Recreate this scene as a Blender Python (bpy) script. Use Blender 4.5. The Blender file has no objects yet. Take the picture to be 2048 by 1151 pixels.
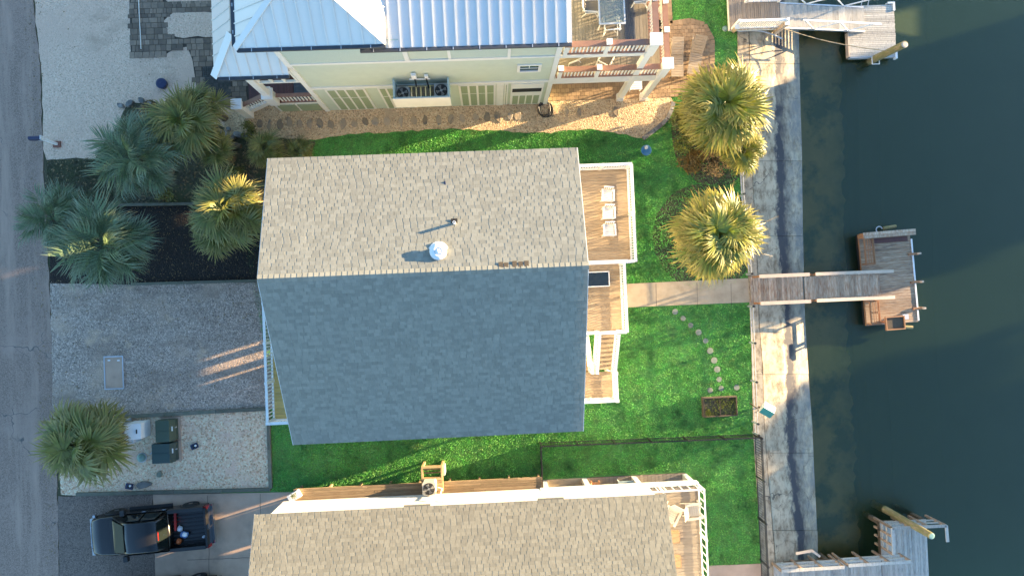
import bpy, bmesh, math, random
import numpy as np
from mathutils import Vector, Matrix

random.seed(7); RNG = np.random.default_rng(11)
scene = bpy.context.scene
COL = scene.collection
R = math.radians

# ------------------------------------------------------------------ camera (drone looking almost straight down)
LOT = R(2.35)                       # the lots are turned a little in the frame; world axes follow the lots
FPX = 24/36*2048; CAMH = 34.0
def _basis():
    f = Vector((39.0/FPX, 24.5/FPX, -1.0)).normalized()
    r = (Vector((1,0,0)) - f*f.x).normalized()
    u = r.cross(f)
    m = Matrix.Rotation(-LOT, 3, 'Z')
    return m@f, m@r, m@u
CF, CR, CU = _basis()
cam_d = bpy.data.cameras.new('camera'); cam = bpy.data.objects.new('camera', cam_d); COL.objects.link(cam)
cam_d.lens = 24; cam_d.sensor_width = 36; cam_d.clip_end = 2000; cam_d.clip_start = 0.5
mm = Matrix((CR, CU, -CF)).transposed().to_4x4(); mm.translation = (0,0,CAMH)
cam.matrix_world = mm
scene.camera = cam
def P(px, py, z=0.0):
    """where the ray through a photo pixel meets the level z: lot coordinates"""
    d = CF + CR*((px-1024)/FPX) - CU*((py-575.5)/FPX)
    t = (z-CAMH)/d.z
    return Vector((d.x*t, d.y*t, z))

# ------------------------------------------------------------------ light
SUN_EL = R(7.2); SUN_AZ = R(14.65)          # azimuth counter-clockwise from +X
world = bpy.data.worlds.new('World'); scene.world = world; world.use_nodes = True
wn = world.node_tree.nodes; wl = world.node_tree.links
bg = wn['Background']; sky = wn.new('ShaderNodeTexSky'); sky.sky_type = 'NISHITA'
sky.sun_disc = False; sky.sun_elevation = SUN_EL; sky.sun_rotation = R(90)-SUN_AZ
sky.air_density = 1.0; sky.dust_density = 0.3; sky.ozone_density = 2.9
wl.new(sky.outputs[0], bg.inputs[0]); bg.inputs[1].default_value = 0.12
sun_d = bpy.data.lights.new('sun', 'SUN'); sun_d.energy = 5.0; sun_d.angle = R(0.5); sun_d.color = (1.0, 0.75, 0.44)
sun = bpy.data.objects.new('sun', sun_d); COL.objects.link(sun)
sv = Vector((math.cos(SUN_EL)*math.cos(SUN_AZ), math.cos(SUN_EL)*math.sin(SUN_AZ), math.sin(SUN_EL)))
sun.rotation_euler = sv.to_track_quat('Z', 'Y').to_euler(); sun.location = sv*80
scene.view_settings.view_transform = 'Standard'; scene.view_settings.look = 'None'
scene.view_settings.gamma = 1.0; scene.view_settings.use_curve_mapping = False
scene.view_settings.exposure = 2.75
scene.render.engine = 'CYCLES'

# ------------------------------------------------------------------ materials
MATS = {}
def _new(name):
    m = bpy.data.materials.new(name); m.use_nodes = True
    nt = m.node_tree; return m, nt.nodes, nt.links, nt.nodes['Principled BSDF']
def _mix(n, l, fac, a, b, blend='MIX'):
    x = n.new('ShaderNodeMix'); x.data_type = 'RGBA'; x.blend_type = blend
    for sock, v in ((x.inputs[0], fac), (x.inputs[6], a), (x.inputs[7], b)):
        if hasattr(v, 'is_linked'): l.new(v, sock)
        elif isinstance(v, (int, float)): sock.default_value = v
        else: sock.default_value = (*v, 1)
    return x.outputs[2]
def _ramp(n, l, src, lo, hi):
    x = n.new('ShaderNodeMapRange'); x.inputs[1].default_value = lo; x.inputs[2].default_value = hi
    l.new(src, x.inputs[0]); return x.outputs[0]
def _noise(n, l, vec, scale, detail=4, rough=0.6):
    x = n.new('ShaderNodeTexNoise'); x.inputs['Scale'].default_value = scale
    x.inputs['Detail'].default_value = detail; x.inputs['Roughness'].default_value = rough
    l.new(vec, x.inputs['Vector']); return x.outputs[0]
def _vec(n, l, coord, stretch):
    tc = n.new('ShaderNodeTexCoord'); src = tc.outputs['Object']
    if coord == 'World':
        g = n.new('ShaderNodeNewGeometry'); src = g.outputs['Position']
    oi = n.new('ShaderNodeObjectInfo')
    mp = n.new('ShaderNodeMapping'); mp.inputs['Scale'].default_value = stretch
    l.new(src, mp.inputs[0])
    if coord == 'Piece':                              # shared meshes: shift the grain per piece
        g = n.new('ShaderNodeNewGeometry'); l.new(g.outputs['Position'], mp.inputs[0])
        ad = n.new('ShaderNodeVectorMath'); ad.operation = 'MULTIPLY_ADD'
        l.new(oi.outputs['Random'], ad.inputs[0]); ad.inputs[1].default_value = (37, 53, 71)
        l.new(mp.outputs[0], ad.inputs[2]); return ad.outputs[0], oi
    return mp.outputs[0], oi
def pm(name, c1, c2=None, scale=6, rough=0.8, bump=0.0, bscale=None, coord='Object', stretch=(1,1,1), rnd=0.0,
       metal=0.0, lohi=(0.3,0.7), c3=None, s3=1.0, lohi3=(0.5,0.62), spec=0.5, bdist=0.02, detail=4):
    """procedural material: two colours mixed by noise, a third one in patches, grain relief, per-piece variation"""
    if name in MATS: return MATS[name]
    m, n, l, b = _new(name)
    v, oi = _vec(n, l, coord, stretch)
    c2 = c2 or tuple(x*0.8 for x in c1)
    col = _mix(n, l, _ramp(n, l, _noise(n, l, v, scale, detail), *lohi), c1, c2)
    if c3: col = _mix(n, l, _ramp(n, l, _noise(n, l, v, s3, 5), *lohi3), col, c3)
    if rnd:
        at = n.new('ShaderNodeAttribute'); at.attribute_name = 'rnd'
        ad = n.new('ShaderNodeMath'); ad.operation = 'ADD'; l.new(at.outputs['Fac'], ad.inputs[0]); l.new(oi.outputs['Random'], ad.inputs[1])
        fr = n.new('ShaderNodeMath'); fr.operation = 'FRACT'; l.new(ad.outputs[0], fr.inputs[0])
        mr = n.new('ShaderNodeMapRange'); mr.inputs[3].default_value = 1-rnd; mr.inputs[4].default_value = 1+rnd
        l.new(fr.outputs[0], mr.inputs[0])
        vm = n.new('ShaderNodeVectorMath'); vm.operation = 'SCALE'; l.new(col, vm.inputs[0]); l.new(mr.outputs[0], vm.inputs['Scale'])
        col = vm.outputs[0]
    l.new(col, b.inputs['Base Color'])
    b.inputs['Roughness'].default_value = rough; b.inputs['Metallic'].default_value = metal
    b.inputs['Specular IOR Level'].default_value = spec
    if bump:
        bp = n.new('ShaderNodeBump'); bp.inputs['Strength'].default_value = bump; bp.inputs['Distance'].default_value = bdist
        l.new(_noise(n, l, v, bscale or scale*3, 6), bp.inputs['Height']); l.new(bp.outputs[0], b.inputs['Normal'])
    MATS[name] = m; return m
def gravel(name, cols, scale, bump=0.6, patch=None, pscale=0.35, lohi=(0.45,0.7), bdist=0.03, rough=0.9):
    """loose stones: voronoi cells each with its own tint, rounded relief, worn patches"""
    if name in MATS: return MATS[name]
    m, n, l, b = _new(name)
    g = n.new('ShaderNodeNewGeometry')
    vo = n.new('ShaderNodeTexVoronoi'); vo.inputs['Scale'].default_value = scale; l.new(g.outputs['Position'], vo.inputs['Vector'])
    sp = n.new('ShaderNodeSeparateColor'); l.new(vo.outputs['Color'], sp.inputs[0])
    cr = n.new('ShaderNodeValToRGB'); l.new(sp.outputs[0], cr.inputs[0])
    e = cr.color_ramp.elements
    while len(e) < len(cols): e.new(0.5)
    for i, c in enumerate(cols): e[i].position = i/(len(cols)-1); e[i].color = (*c, 1)
    col = cr.outputs[0]
    if patch:
        col = _mix(n, l, _ramp(n, l, _noise(n, l, g.outputs['Position'], pscale, 6, 0.65), *lohi), col, patch)
    l.new(col, b.inputs['Base Color']); b.inputs['Roughness'].default_value = rough
    bp = n.new('ShaderNodeBump'); bp.inputs['Strength'].default_value = bump; bp.inputs['Distance'].default_value = bdist; bp.invert = True
    l.new(vo.outputs['Distance'], bp.inputs['Height']); l.new(bp.outputs[0], b.inputs['Normal'])
    MATS[name] = m; return m

# ground
ROADMAT = gravel('asphalt', [(0.190,0.130,0.096),(0.273,0.187,0.140),(0.355,0.244,0.184),(0.228,0.158,0.117)], 28, 0.25, (0.369,0.254,0.193), 0.5, (0.5,0.75), 0.01)
def _weather(m, sx, sy, tint, lo, hi, cracks=None):
    n, l = m.node_tree.nodes, m.node_tree.links; b = n['Principled BSDF']; src = b.inputs['Base Color'].links[0].from_socket
    g = n.new('ShaderNodeNewGeometry'); mp = n.new('ShaderNodeMapping'); mp.inputs['Scale'].default_value = (sx, sy, 1); l.new(g.outputs['Position'], mp.inputs[0])
    col = _mix(n, l, _ramp(n, l, _noise(n, l, mp.outputs[0], 1.0, 6, .65), lo, hi), src, tint)
    if cracks:
        nn = n.new('ShaderNodeTexNoise'); nn.inputs['Scale'].default_value = 1.6; l.new(g.outputs['Position'], nn.inputs['Vector'])
        wv = n.new('ShaderNodeVectorMath'); wv.operation = 'MULTIPLY_ADD'; l.new(nn.outputs['Color'], wv.inputs[0]); wv.inputs[1].default_value = (1.2,1.2,0); l.new(g.outputs['Position'], wv.inputs[2])
        vo = n.new('ShaderNodeTexVoronoi'); vo.feature = 'DISTANCE_TO_EDGE'; vo.inputs['Scale'].default_value = cracks; l.new(wv.outputs[0], vo.inputs['Vector'])
        mk = n.new('ShaderNodeMath'); mk.operation = 'MULTIPLY'; l.new(_ramp(n, l, vo.outputs['Distance'], .006, .001), mk.inputs[0]); l.new(_ramp(n, l, _noise(n, l, g.outputs['Position'], .5, 3), .5, .6), mk.inputs[1])
        col = _mix(n, l, mk.outputs[0], col, (.11,.10,.09))
    l.new(col, b.inputs['Base Color'])
_weather(ROADMAT, 1.3, .12, (0.419,0.288,0.213), .48, .66, .28); ASPHALT = ROADMAT
ASPHALT2 = gravel('dark_asphalt', [(0.095,0.070,0.054),(0.153,0.113,0.088),(0.254,0.182,0.140),(0.114,0.084,0.066)], 24, 0.3, (0.204,0.148,0.117), 0.9, (0.5,0.72), 0.01)
GRAVEL = gravel('grey_gravel', [(0.169,0.130,0.099),(0.421,0.323,0.252),(0.252,0.193,0.152),(0.617,0.475,0.370),(0.336,0.258,0.199)], 19, 0.5, (0.505,0.358,0.252), 0.45, (0.52,0.70))
_weather(GRAVEL, .25, .8, (0.238,0.175,0.131), .50, .72); _weather(GRAVEL, .6, .6, (0.561,0.393,0.260), .60, .72)
SHELL = gravel('crushed_shell', [(0.457,0.307,0.213),(0.762,0.524,0.368),(0.609,0.418,0.297),(0.780,0.596,0.425)], 20, 0.5, (0.635,0.433,0.308), 0.3, (0.45,0.65))
_weather(SHELL, .35, .5, (0.457,0.307,0.208), .56, .74)
SHELLBED = gravel('shell_bed', [(0.402,0.231,0.137),(0.780,0.618,0.420),(0.689,0.430,0.273),(0.780,0.702,0.488),(0.517,0.273,0.145)], 14, 0.7, (0.719,0.482,0.350), 0.8, (0.5,0.7))
PATHSHELL = gravel('oyster_shell', [(0.264,0.158,0.076),(0.743,0.515,0.295),(0.551,0.356,0.189),(0.780,0.604,0.363),(0.384,0.228,0.113)], 19, 0.8, (0.503,0.356,0.211), 0.9, (0.48,0.7), 0.04)
MULCH = gravel('black_mulch', [(0.007,0.005,0.005),(0.017,0.012,0.009),(0.012,0.009,0.008),(0.036,0.022,0.013)], 14, 0.8, (0.014,0.008,0.005), 1.2, (0.5,0.7), 0.04)
SOIL = gravel('dry_soil', [(.075,.06,.035),(.04,.034,.02),(.12,.095,.06),(.05,.055,.02)], 11, 0.7, (.07,.08,.03), 0.8, (0.4,0.65))
CONC = pm('concrete', (0.533,0.370,0.264), (0.419,0.288,0.205), 1.3, .9, .15, 30, 'World', c3=(0.280,0.202,0.153), s3=.6, lohi3=(.55,.75), bdist=.01)
WALKC = pm('walk_concrete', (0.497,0.390,0.260), (0.384,0.290,0.185), 1.8, .9, .2, 25, 'World', c3=(0.271,0.210,0.126), s3=.9, lohi3=(.58,.8), bdist=.01)
LAWNSOIL = pm('lawn_soil', (.09,.31,.065), (.10,.20,.055), 2.2, 1, .4, 18, 'World')
TERRAIN = pm('terrain', (.06,.075,.03), (.10,.085,.05), .5, 1, .3, 12, 'World')
PAVER = pm('paver_stone', (0.258,0.178,0.117), (0.167,0.124,0.091), 5, .85, .3, 40, 'Piece', rnd=.38, bdist=.006)
PAVERD = pm('dark_paver', (0.072,0.067,0.057), (0.054,0.050,0.041), 5, .85, .3, 40, 'Piece', rnd=.25, bdist=.006)
PATIO = pm('patio_paver', (0.384,0.250,0.134), (0.294,0.190,0.101), 4, .85, .3, 40, 'World', rnd=.2, bdist=.006)
SAND = pm('joint_sand', (0.079,0.060,0.042), (0.056,0.045,0.034), 9, 1)
STONE = pm('flagstone', (.40,.28,.16), (.29,.23,.16), 4, .85, .5, 14, 'Piece', rnd=.35, c3=(.22,.19,.15), s3=3, bdist=.02)
ROCK = pm('grey_rock', (.22,.205,.18), (.13,.12,.11), 4, .9, .5, 12, 'Piece', rnd=.3, c3=(.30,.28,.25), s3=3)
STEPDISC = pm('concrete_disc', (.25,.26,.20), (.17,.19,.13), 5, .9, .2, 30, 'Piece', rnd=.12)
# buildings
SHINGLE = pm('tan_shingle', (.255,.247,.203), (.215,.21,.172), 7, .95, .35, 90, 'World', rnd=.14, bdist=.004, c3=(.225,.220,.185), s3=.9, lohi3=(.5,.8))
SHINGLE2 = pm('brown_shingle', (.25,.228,.168), (.212,.193,.142), 7, .95, .35, 90, 'World', rnd=.14, bdist=.004)
WHITE = pm('white_paint', (.80,.79,.76), (.74,.73,.70), 3, .55)
CREAM = pm('cream_trim', (.78,.74,.66), (.72,.68,.60), 3, .6)
SAGE = pm('sage_siding', (.53,.57,.45), (.49,.53,.42), 2.5, .7, coord='World')
SAGE2 = pm('sage_shake', (.50,.56,.47), (.42,.48,.40), 22, .8, .4, 22, 'World', bdist=.01)
SAGEP = pm('green_panel', (.30,.34,.20), (.26,.30,.18), 6, .7)
METAL = pm('metal_roof', (.71,.68,.63), (.665,.64,.595), .6, .42, metal=.15, coord='World', rnd=.03)
GUTTER = pm('dark_gutter', (.035,.04,.05), (.05,.055,.065), 4, .5)
GLASS = pm('window_glass', (.02,.03,.035), (.03,.04,.045), 3, .06, spec=.8)
DARK = pm('dark_opening', (.015,.014,.013), (.02,.018,.016), 3, .9)
DECKW = pm('golden_deck_wood', (.42,.325,.21), (.29,.205,.125), 1.6, .75, .2, 6, 'Piece', (2.2,16,16), rnd=.16, c3=(.15,.09,.045), s3=.9, lohi3=(.58,.78), bdist=.008)
PORCHW = pm('yellow_porch_wood', (.66,.47,.17), (.52,.36,.12), 1.6, .75, coord='Piece', rnd=.14)
STANDW = pm('stand_timber', (.50,.35,.17), (.38,.25,.12), 3, .8)
DECKG = pm('grey_deck_wood', (.30,.275,.25), (.19,.17,.155), 1.5, .8, .2, 6, 'Piece', (14,2,14), rnd=.2, bdist=.008)
COMPO = pm('tan_composite', (.27,.225,.165), (.23,.19,.14), 2, .7, coord='Piece', rnd=.10)
RAILCAP = pm('mauve_rail_cap', (.30,.155,.10), (.25,.125,.085), 5, .6)
REDWOOD = pm('red_porch_boards', (.13,.045,.035), (.09,.035,.03), 4, .6, coord='Piece', rnd=.15)
GREYBOARD = pm('slate_boards', (.10,.105,.12), (.075,.08,.09), 4, .6, coord='Piece', rnd=.12)
BOARDWALK = pm('brown_boardwalk', (.38,.27,.155), (.24,.16,.085), 1.5, .85, .3, 7, 'Piece', (1.8,18,18), rnd=.2, bdist=.01)
DOCKW = pm('weathered_dock', (.55,.45,.33), (.38,.24,.14), 1.5, .85, .3, 7, 'Piece', (12,2.5,12), rnd=.28, c3=(.30,.15,.075), s3=.8, lohi3=(.5,.72), bdist=.01)
DOCKP = pm('weathered_platform', (.44,.33,.22), (.28,.165,.09), 1.3, .85, .3, 7, 'Piece', (2.0,14,12), rnd=.25, c3=(.15,.10,.075), s3=.7, lohi3=(.5,.7), bdist=.01)
DOCKG = pm('silver_dock', (.52,.48,.41), (.38,.345,.29), 1.6, .85, .3, 7, 'Piece', (12,2.5,12), rnd=.2, c3=(.23,.215,.20), s3=.9, lohi3=(.55,.75), bdist=.01)
TANPIER = pm('tan_pier_boards', (.30,.24,.185), (.25,.20,.155), 2, .8, coord='Piece', rnd=.1)
RUSTW = pm('rail_post_wood', (.36,.26,.18), (.27,.19,.13), 3, .8)
ORANGEW = pm('orange_timber', (.40,.20,.09), (.30,.14,.065), 3, .8, .3, 10, 'Object', (8,8,2))
PALEW = pm('pale_handrail', (.60,.47,.35), (.50,.38,.28), 3, .8, coord='Piece')
TIMBER = pm('edging_timber', (.17,.155,.12), (.11,.12,.08), 4, .9, .3, 12, 'Piece', rnd=.2)
PILING = pm('green_piling', (.26,.21,.09), (.17,.17,.06), 4, .85, .4, 10, 'Object', (6,6,1.4), c3=(.32,.24,.13), s3=2)
BLACKM = pm('black_metal', (.012,.012,.013), (.02,.02,.02), 5, .45)
GALV = pm('galvanised', (.55,.56,.57), (.45,.46,.47), 5, .45, metal=.4)
TRUNK = pm('palm_trunk', (.17,.12,.075), (.09,.065,.04), 7, .95, .5, 12, 'Object', (1,1,6))
# leaves
def leafmat(name, c1, c2, c3, rnd=.28):
    if name in MATS: return MATS[name]
    m, n, l, b = _new(name)
    v, oi = _vec(n, l, 'Object', (1,1,1))
    at = n.new('ShaderNodeAttribute'); at.attribute_name = 'tip'
    col = _mix(n, l, oi.outputs['Random'], c1, c2)
    col = _mix(n, l, _ramp(n, l, at.outputs['Fac'], .45, 1.0), col, c3)
    at2 = n.new('ShaderNodeAttribute'); at2.attribute_name = 'rnd'
    mr = n.new('ShaderNodeMapRange'); mr.inputs[3].default_value = 1-rnd; mr.inputs[4].default_value = 1+rnd
    l.new(at2.outputs['Fac'], mr.inputs[0])
    vm = n.new('ShaderNodeVectorMath'); vm.operation = 'SCALE'; l.new(col, vm.inputs[0]); l.new(mr.outputs[0], vm.inputs['Scale'])
    l.new(vm.outputs[0], b.inputs['Base Color']); b.inputs['Roughness'].default_value = .45
    tr = n.new('ShaderNodeBsdfTranslucent'); l.new(vm.outputs[0], tr.inputs[0])
    mx = n.new('ShaderNodeMixShader'); mx.inputs[0].default_value = .22
    l.new(b.outputs[0], mx.inputs[1]); l.new(tr.outputs[0], mx.inputs[2])
    l.new(mx.outputs[0], n['Material Output'].inputs[0])
    MATS[name] = m; return m
LEAF_BLUE = leafmat('blue_green_frond', (.11,.17,.085), (.14,.195,.085), (.21,.24,.15))
LEAF_GREEN = leafmat('green_frond', (.125,.15,.03), (.19,.185,.035), (.30,.235,.07))
LEAF_GOLD = leafmat('gold_green_frond', (.13,.175,.018), (.21,.215,.025), (.38,.29,.06))
LEAF_DRY = leafmat('dry_frond', (.20,.13,.05), (.26,.17,.07), (.34,.25,.13))
LEAF_SHRUB = leafmat('shrub_leaf', (.15,.16,.015), (.10,.13,.02), (.22,.20,.02))
LEAF_RUST = leafmat('rust_shrub_leaf', (.20,.10,.02), (.16,.12,.02), (.30,.17,.04))
def grassmat():
    m, n, l, b = _new('grass_blades')
    g = n.new('ShaderNodeNewGeometry')
    f1 = _ramp(n, l, _noise(n, l, g.outputs['Position'], .55, 4), .40, .64)
    f2 = _ramp(n, l, _noise(n, l, g.outputs['Position'], 2.6, 4), .40, .68)
    col = _mix(n, l, f1, (.18,.56,.11), (.095,.36,.07))
    col = _mix(n, l, f2, col, (.24,.50,.12))
    col = _mix(n, l, _ramp(n, l, _noise(n, l, g.outputs['Position'], 1.25, 5), .50, .68), col, (.040,.15,.032))
    col = _mix(n, l, _ramp(n, l, _noise(n, l, g.outputs['Position'], .8, 6, .7), .60, .72), col, (.30,.34,.11))
    at = n.new('ShaderNodeAttribute'); at.attribute_name = 'rnd'
    mr = n.new('ShaderNodeMapRange'); mr.inputs[3].default_value = .55; mr.inputs[4].default_value = 1.45; l.new(at.outputs['Fac'], mr.inputs[0])
    vm = n.new('ShaderNodeVectorMath'); vm.operation = 'SCALE'; l.new(col, vm.inputs[0]); l.new(mr.outputs[0], vm.inputs['Scale'])
    l.new(vm.outputs[0], b.inputs['Base Color']); b.inputs['Roughness'].default_value = .6
    tr = n.new('ShaderNodeBsdfTranslucent'); l.new(vm.outputs[0], tr.inputs[0])
    mx = n.new('ShaderNodeMixShader'); mx.inputs[0].default_value = .25
    l.new(b.outputs[0], mx.inputs[1]); l.new(tr.outputs[0], mx.inputs[2]); l.new(mx.outputs[0], n['Material Output'].inputs[0])
    return m
GRASS = grassmat()
DRYGRASS = leafmat('dull_grass', (.035,.055,.018), (.05,.06,.02), (.05,.06,.02))
def seawallmat():
    m, n, l, b = _new('seawall_concrete')
    g = n.new('ShaderNodeNewGeometry'); uv = n.new('ShaderNodeUVMap')
    sx = n.new('ShaderNodeSeparateXYZ'); l.new(uv.outputs[0], sx.inputs[0])
    pos = g.outputs['Position']
    mp = n.new('ShaderNodeMapping'); mp.inputs['Scale'].default_value = (1, .55, 1); l.new(pos, mp.inputs[0])
    col = _mix(n, l, _ramp(n, l, _noise(n, l, pos, 1.1, 6), .35, .68), (.52,.42,.285), (.39,.315,.215))
    col = _mix(n, l, _ramp(n, l, _noise(n, l, mp.outputs[0], 3.5, 6, .7), .46, .64), col, (.21,.155,.095))
    # tide stain with a ragged edge, across the slope
    nz = _noise(n, l, mp.outputs[0], 2.2, 7, .7)
    ad = n.new('ShaderNodeMath'); ad.operation = 'MULTIPLY_ADD'; l.new(nz, ad.inputs[0]); ad.inputs[1].default_value = .32; l.new(sx.outputs[0], ad.inputs[2])
    up = _ramp(n, l, ad.outputs[0], .73, .78); dn = _ramp(n, l, ad.outputs[0], 1.00, .86)
    mu = n.new('ShaderNodeMath'); mu.operation = 'MULTIPLY'; l.new(up, mu.inputs[0]); l.new(dn, mu.inputs[1])
    mu2 = n.new('ShaderNodeMath'); mu2.operation = 'MULTIPLY'; l.new(mu.outputs[0], mu2.inputs[0])
    l.new(_ramp(n, l, _noise(n, l, pos, .35, 3), .30, .44), mu2.inputs[1])
    col = _mix(n, l, mu2.outputs[0], col, (.050,.047,.052))
    gm = n.new('ShaderNodeMath'); gm.operation = 'MULTIPLY'; l.new(_ramp(n, l, ad.outputs[0], .90, 1.02), gm.inputs[0]); l.new(_ramp(n, l, _noise(n, l, mp.outputs[0], 1.6, 6, .7), .38, .62), gm.inputs[1])
    col = _mix(n, l, gm.outputs[0], col, (.20,.19,.17))
    col = _mix(n, l, _ramp(n, l, _noise(n, l, pos, 2.6, 7, .75), .64, .76), col, (.16,.13,.095))
    cr = n.new('ShaderNodeTexVoronoi'); cr.feature = 'DISTANCE_TO_EDGE'; cr.inputs['Scale'].default_value = .38
    wv = n.new('ShaderNodeVectorMath'); wv.operation = 'MULTIPLY_ADD'
    nn = n.new('ShaderNodeTexNoise'); nn.inputs['Scale'].default_value = 2.2; l.new(pos, nn.inputs['Vector'])
    l.new(nn.outputs['Color'], wv.inputs[0]); wv.inputs[1].default_value = (.7,.7,0); l.new(pos, wv.inputs[2]); l.new(wv.outputs[0], cr.inputs['Vector'])
    col = _mix(n, l, _ramp(n, l, cr.outputs['Distance'], .0035, .001), col, (.09,.075,.055))
    l.new(col, b.inputs['Base Color']); b.inputs['Roughness'].default_value = .85
    bp = n.new('ShaderNodeBump'); bp.inputs['Strength'].default_value = .25; bp.inputs['Distance'].default_value = .02
    l.new(_noise(n, l, pos, 14, 6), bp.inputs['Height']); l.new(bp.outputs[0], b.inputs['Normal'])
    return m
SEAWALL = seawallmat()
BED = pm('canal_bed', (.66,.42,.16), (.52,.34,.14), 1.6, 1, 0, None, 'World', c3=(.12,.13,.065), s3=.55, lohi3=(.50,.62))
SILT = pm('canal_silt', (.026,.058,.026), (.022,.050,.023), .5, 1, 0, None, 'World')
def _silt_depth_fade(m):                 # silt over the outer ledge; its darkening also paints the water's depth fade
    n, l = m.node_tree.nodes, m.node_tree.links; b = n['Principled BSDF']; src = b.inputs['Base Color'].links[0].from_socket
    at = n.new('ShaderNodeAttribute'); at.attribute_name = 'tip'; g = n.new('ShaderNodeNewGeometry')
    ad = n.new('ShaderNodeMath'); ad.operation = 'MULTIPLY_ADD'; l.new(_noise(n, l, g.outputs['Position'], .9, 6, .65), ad.inputs[0]); ad.inputs[1].default_value = .8; l.new(at.outputs['Fac'], ad.inputs[2])
    l.new(_mix(n, l, _ramp(n, l, ad.outputs[0], 1.0, 1.7), src, (.017,.052,.024)), b.inputs['Base Color'])
_silt_depth_fade(BED)
def watermat():
    m, n, l, b = _new('canal_water'); n.remove(b)
    out = n['Material Output']
    g = n.new('ShaderNodeNewGeometry')
    mp = n.new('ShaderNodeMapping'); mp.inputs['Scale'].default_value = (.8, 2.2, 1); l.new(g.outputs['Position'], mp.inputs[0])
    bp = n.new('ShaderNodeBump'); bp.inputs['Strength'].default_value = .8; bp.inputs['Distance'].default_value = .03
    l.new(_noise(n, l, mp.outputs[0], 4.0, 5, .65), bp.inputs['Height'])
    df = n.new('ShaderNodeBsdfDiffuse'); df.inputs[0].default_value = (.040,.070,.030,1)
    tp = n.new('ShaderNodeBsdfTransparent'); tp.inputs[0].default_value = (.95,.90,.72,1)
    gl = n.new('ShaderNodeBsdfGlossy'); gl.inputs[0].default_value = (1,.98,.80,1); gl.inputs['Roughness'].default_value = .06; l.new(bp.outputs[0], gl.inputs['Normal'])
    fr = n.new('ShaderNodeFresnel'); fr.inputs[0].default_value = 1.58; l.new(bp.outputs[0], fr.inputs['Normal'])
    a = n.new('ShaderNodeMixShader'); a.inputs[0].default_value = .70; l.new(df.outputs[0], a.inputs[1]); l.new(tp.outputs[0], a.inputs[2])
    c = n.new('ShaderNodeMixShader'); l.new(fr.outputs[0], c.inputs[0]); l.new(a.outputs[0], c.inputs[1]); l.new(gl.outputs[0], c.inputs[2])
    l.new(c.outputs[0], out.inputs[0])
    return m
WATER = watermat()
# small things
def flat(name, c, rough=.5, metal=0.0): return pm(name, c, tuple(x*.88 for x in c), 6, rough, metal=metal)
PLASTICW = flat('white_plastic', (.78,.77,.74), .4)
ACGREY = flat('ac_grey', (.42,.42,.40), .5); ACCREAM = flat('ac_cream', (.62,.57,.47), .5)
FANBLADE = flat('fan_blade', (.28,.27,.25), .4); FANDARK = flat('fan_dark', (.03,.032,.036), .6)
TRUCKB = flat('black_car_paint', (.012,.011,.010), .2); TRUCKP = flat('black_plastic', (.014,.014,.015), .6)
TRUCKG = flat('car_glass', (.012,.016,.014), .05); CHROME = flat('chrome', (.60,.60,.60), .15, 1.0)
TYRE = flat('tyre_rubber', (.018,.018,.018), .85); RIM = flat('rim_metal', (.25,.25,.26), .3, .8)
REDL = flat('red_lens', (.35,.012,.01), .2); AMBER = flat('headlight_lens', (.5,.5,.48), .1)
RED = flat('red_paint', (.42,.03,.025), .5); ORANGE = flat('orange_plastic', (.50,.12,.03), .5); BLUE = flat('blue_cloth', (.10,.20,.42), .8)
BLUEP = flat('blue_plastic', (.10,.30,.46), .4); NAVY = flat('navy_plastic', (.015,.022,.07), .4)
GREENBOX = flat('green_cabinet', (.060,.085,.055), .6); GREENBOX2 = flat('dark_green_cabinet', (.035,.062,.055), .6)
GREYBOX = flat('grey_cabinet', (.56,.57,.58), .5); PALEGREEN = flat('pale_green_plastic', (.22,.36,.30), .5)
TEAL = flat('teal_lid', (.03,.20,.17), .35); TEALW = flat('pale_teal_lid', (.42,.58,.52), .35)
HOSE = flat('black_hose', (.012,.012,.013), .5); TERRA = flat('dark_pot', (.035,.03,.025), .7)
SLING = flat('brown_sling', (.24,.20,.15), .8); GLASSTOP = flat('table_glass', (.30,.36,.34), .08)
def _clear(m, k):
    n, l = m.node_tree.nodes, m.node_tree.links; t = n.new('ShaderNodeBsdfTransparent'); x = n.new('ShaderNodeMixShader'); x.inputs[0].default_value = k
    l.new(n['Principled BSDF'].outputs[0], x.inputs[1]); l.new(t.outputs[0], x.inputs[2]); l.new(x.outputs[0], n['Material Output'].inputs[0])
_clear(GLASSTOP, .6)
DARKGLASS = flat('dark_glass_top', (.02,.032,.042), .12); MATB = flat('jute_mat', (.30,.195,.10), .9); CHAIRW = flat('weathered_chair', (.52,.47,.38), .7); WSHIELD = flat('windshield_glass', (.075,.075,.045), .06)  # windshield base is olive to carry a reflection and the dash behind
ROPE = flat('tan_rope', (.45,.34,.20), .9); BRICKRED = flat('red_brick', (.24,.10,.07), .85); SAGEB = flat('pale_blue_box', (.36,.46,.46), .6)
OLDWOOD = pm('planter_wood', (.12,.085,.05), (.075,.055,.035), 4, .9, .3, 10, 'Object', (2,9,9))
TEAK = pm('lounger_wood', (.36,.28,.19), (.30,.23,.155), 4, .7, coord='Piece', rnd=.12)

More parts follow.
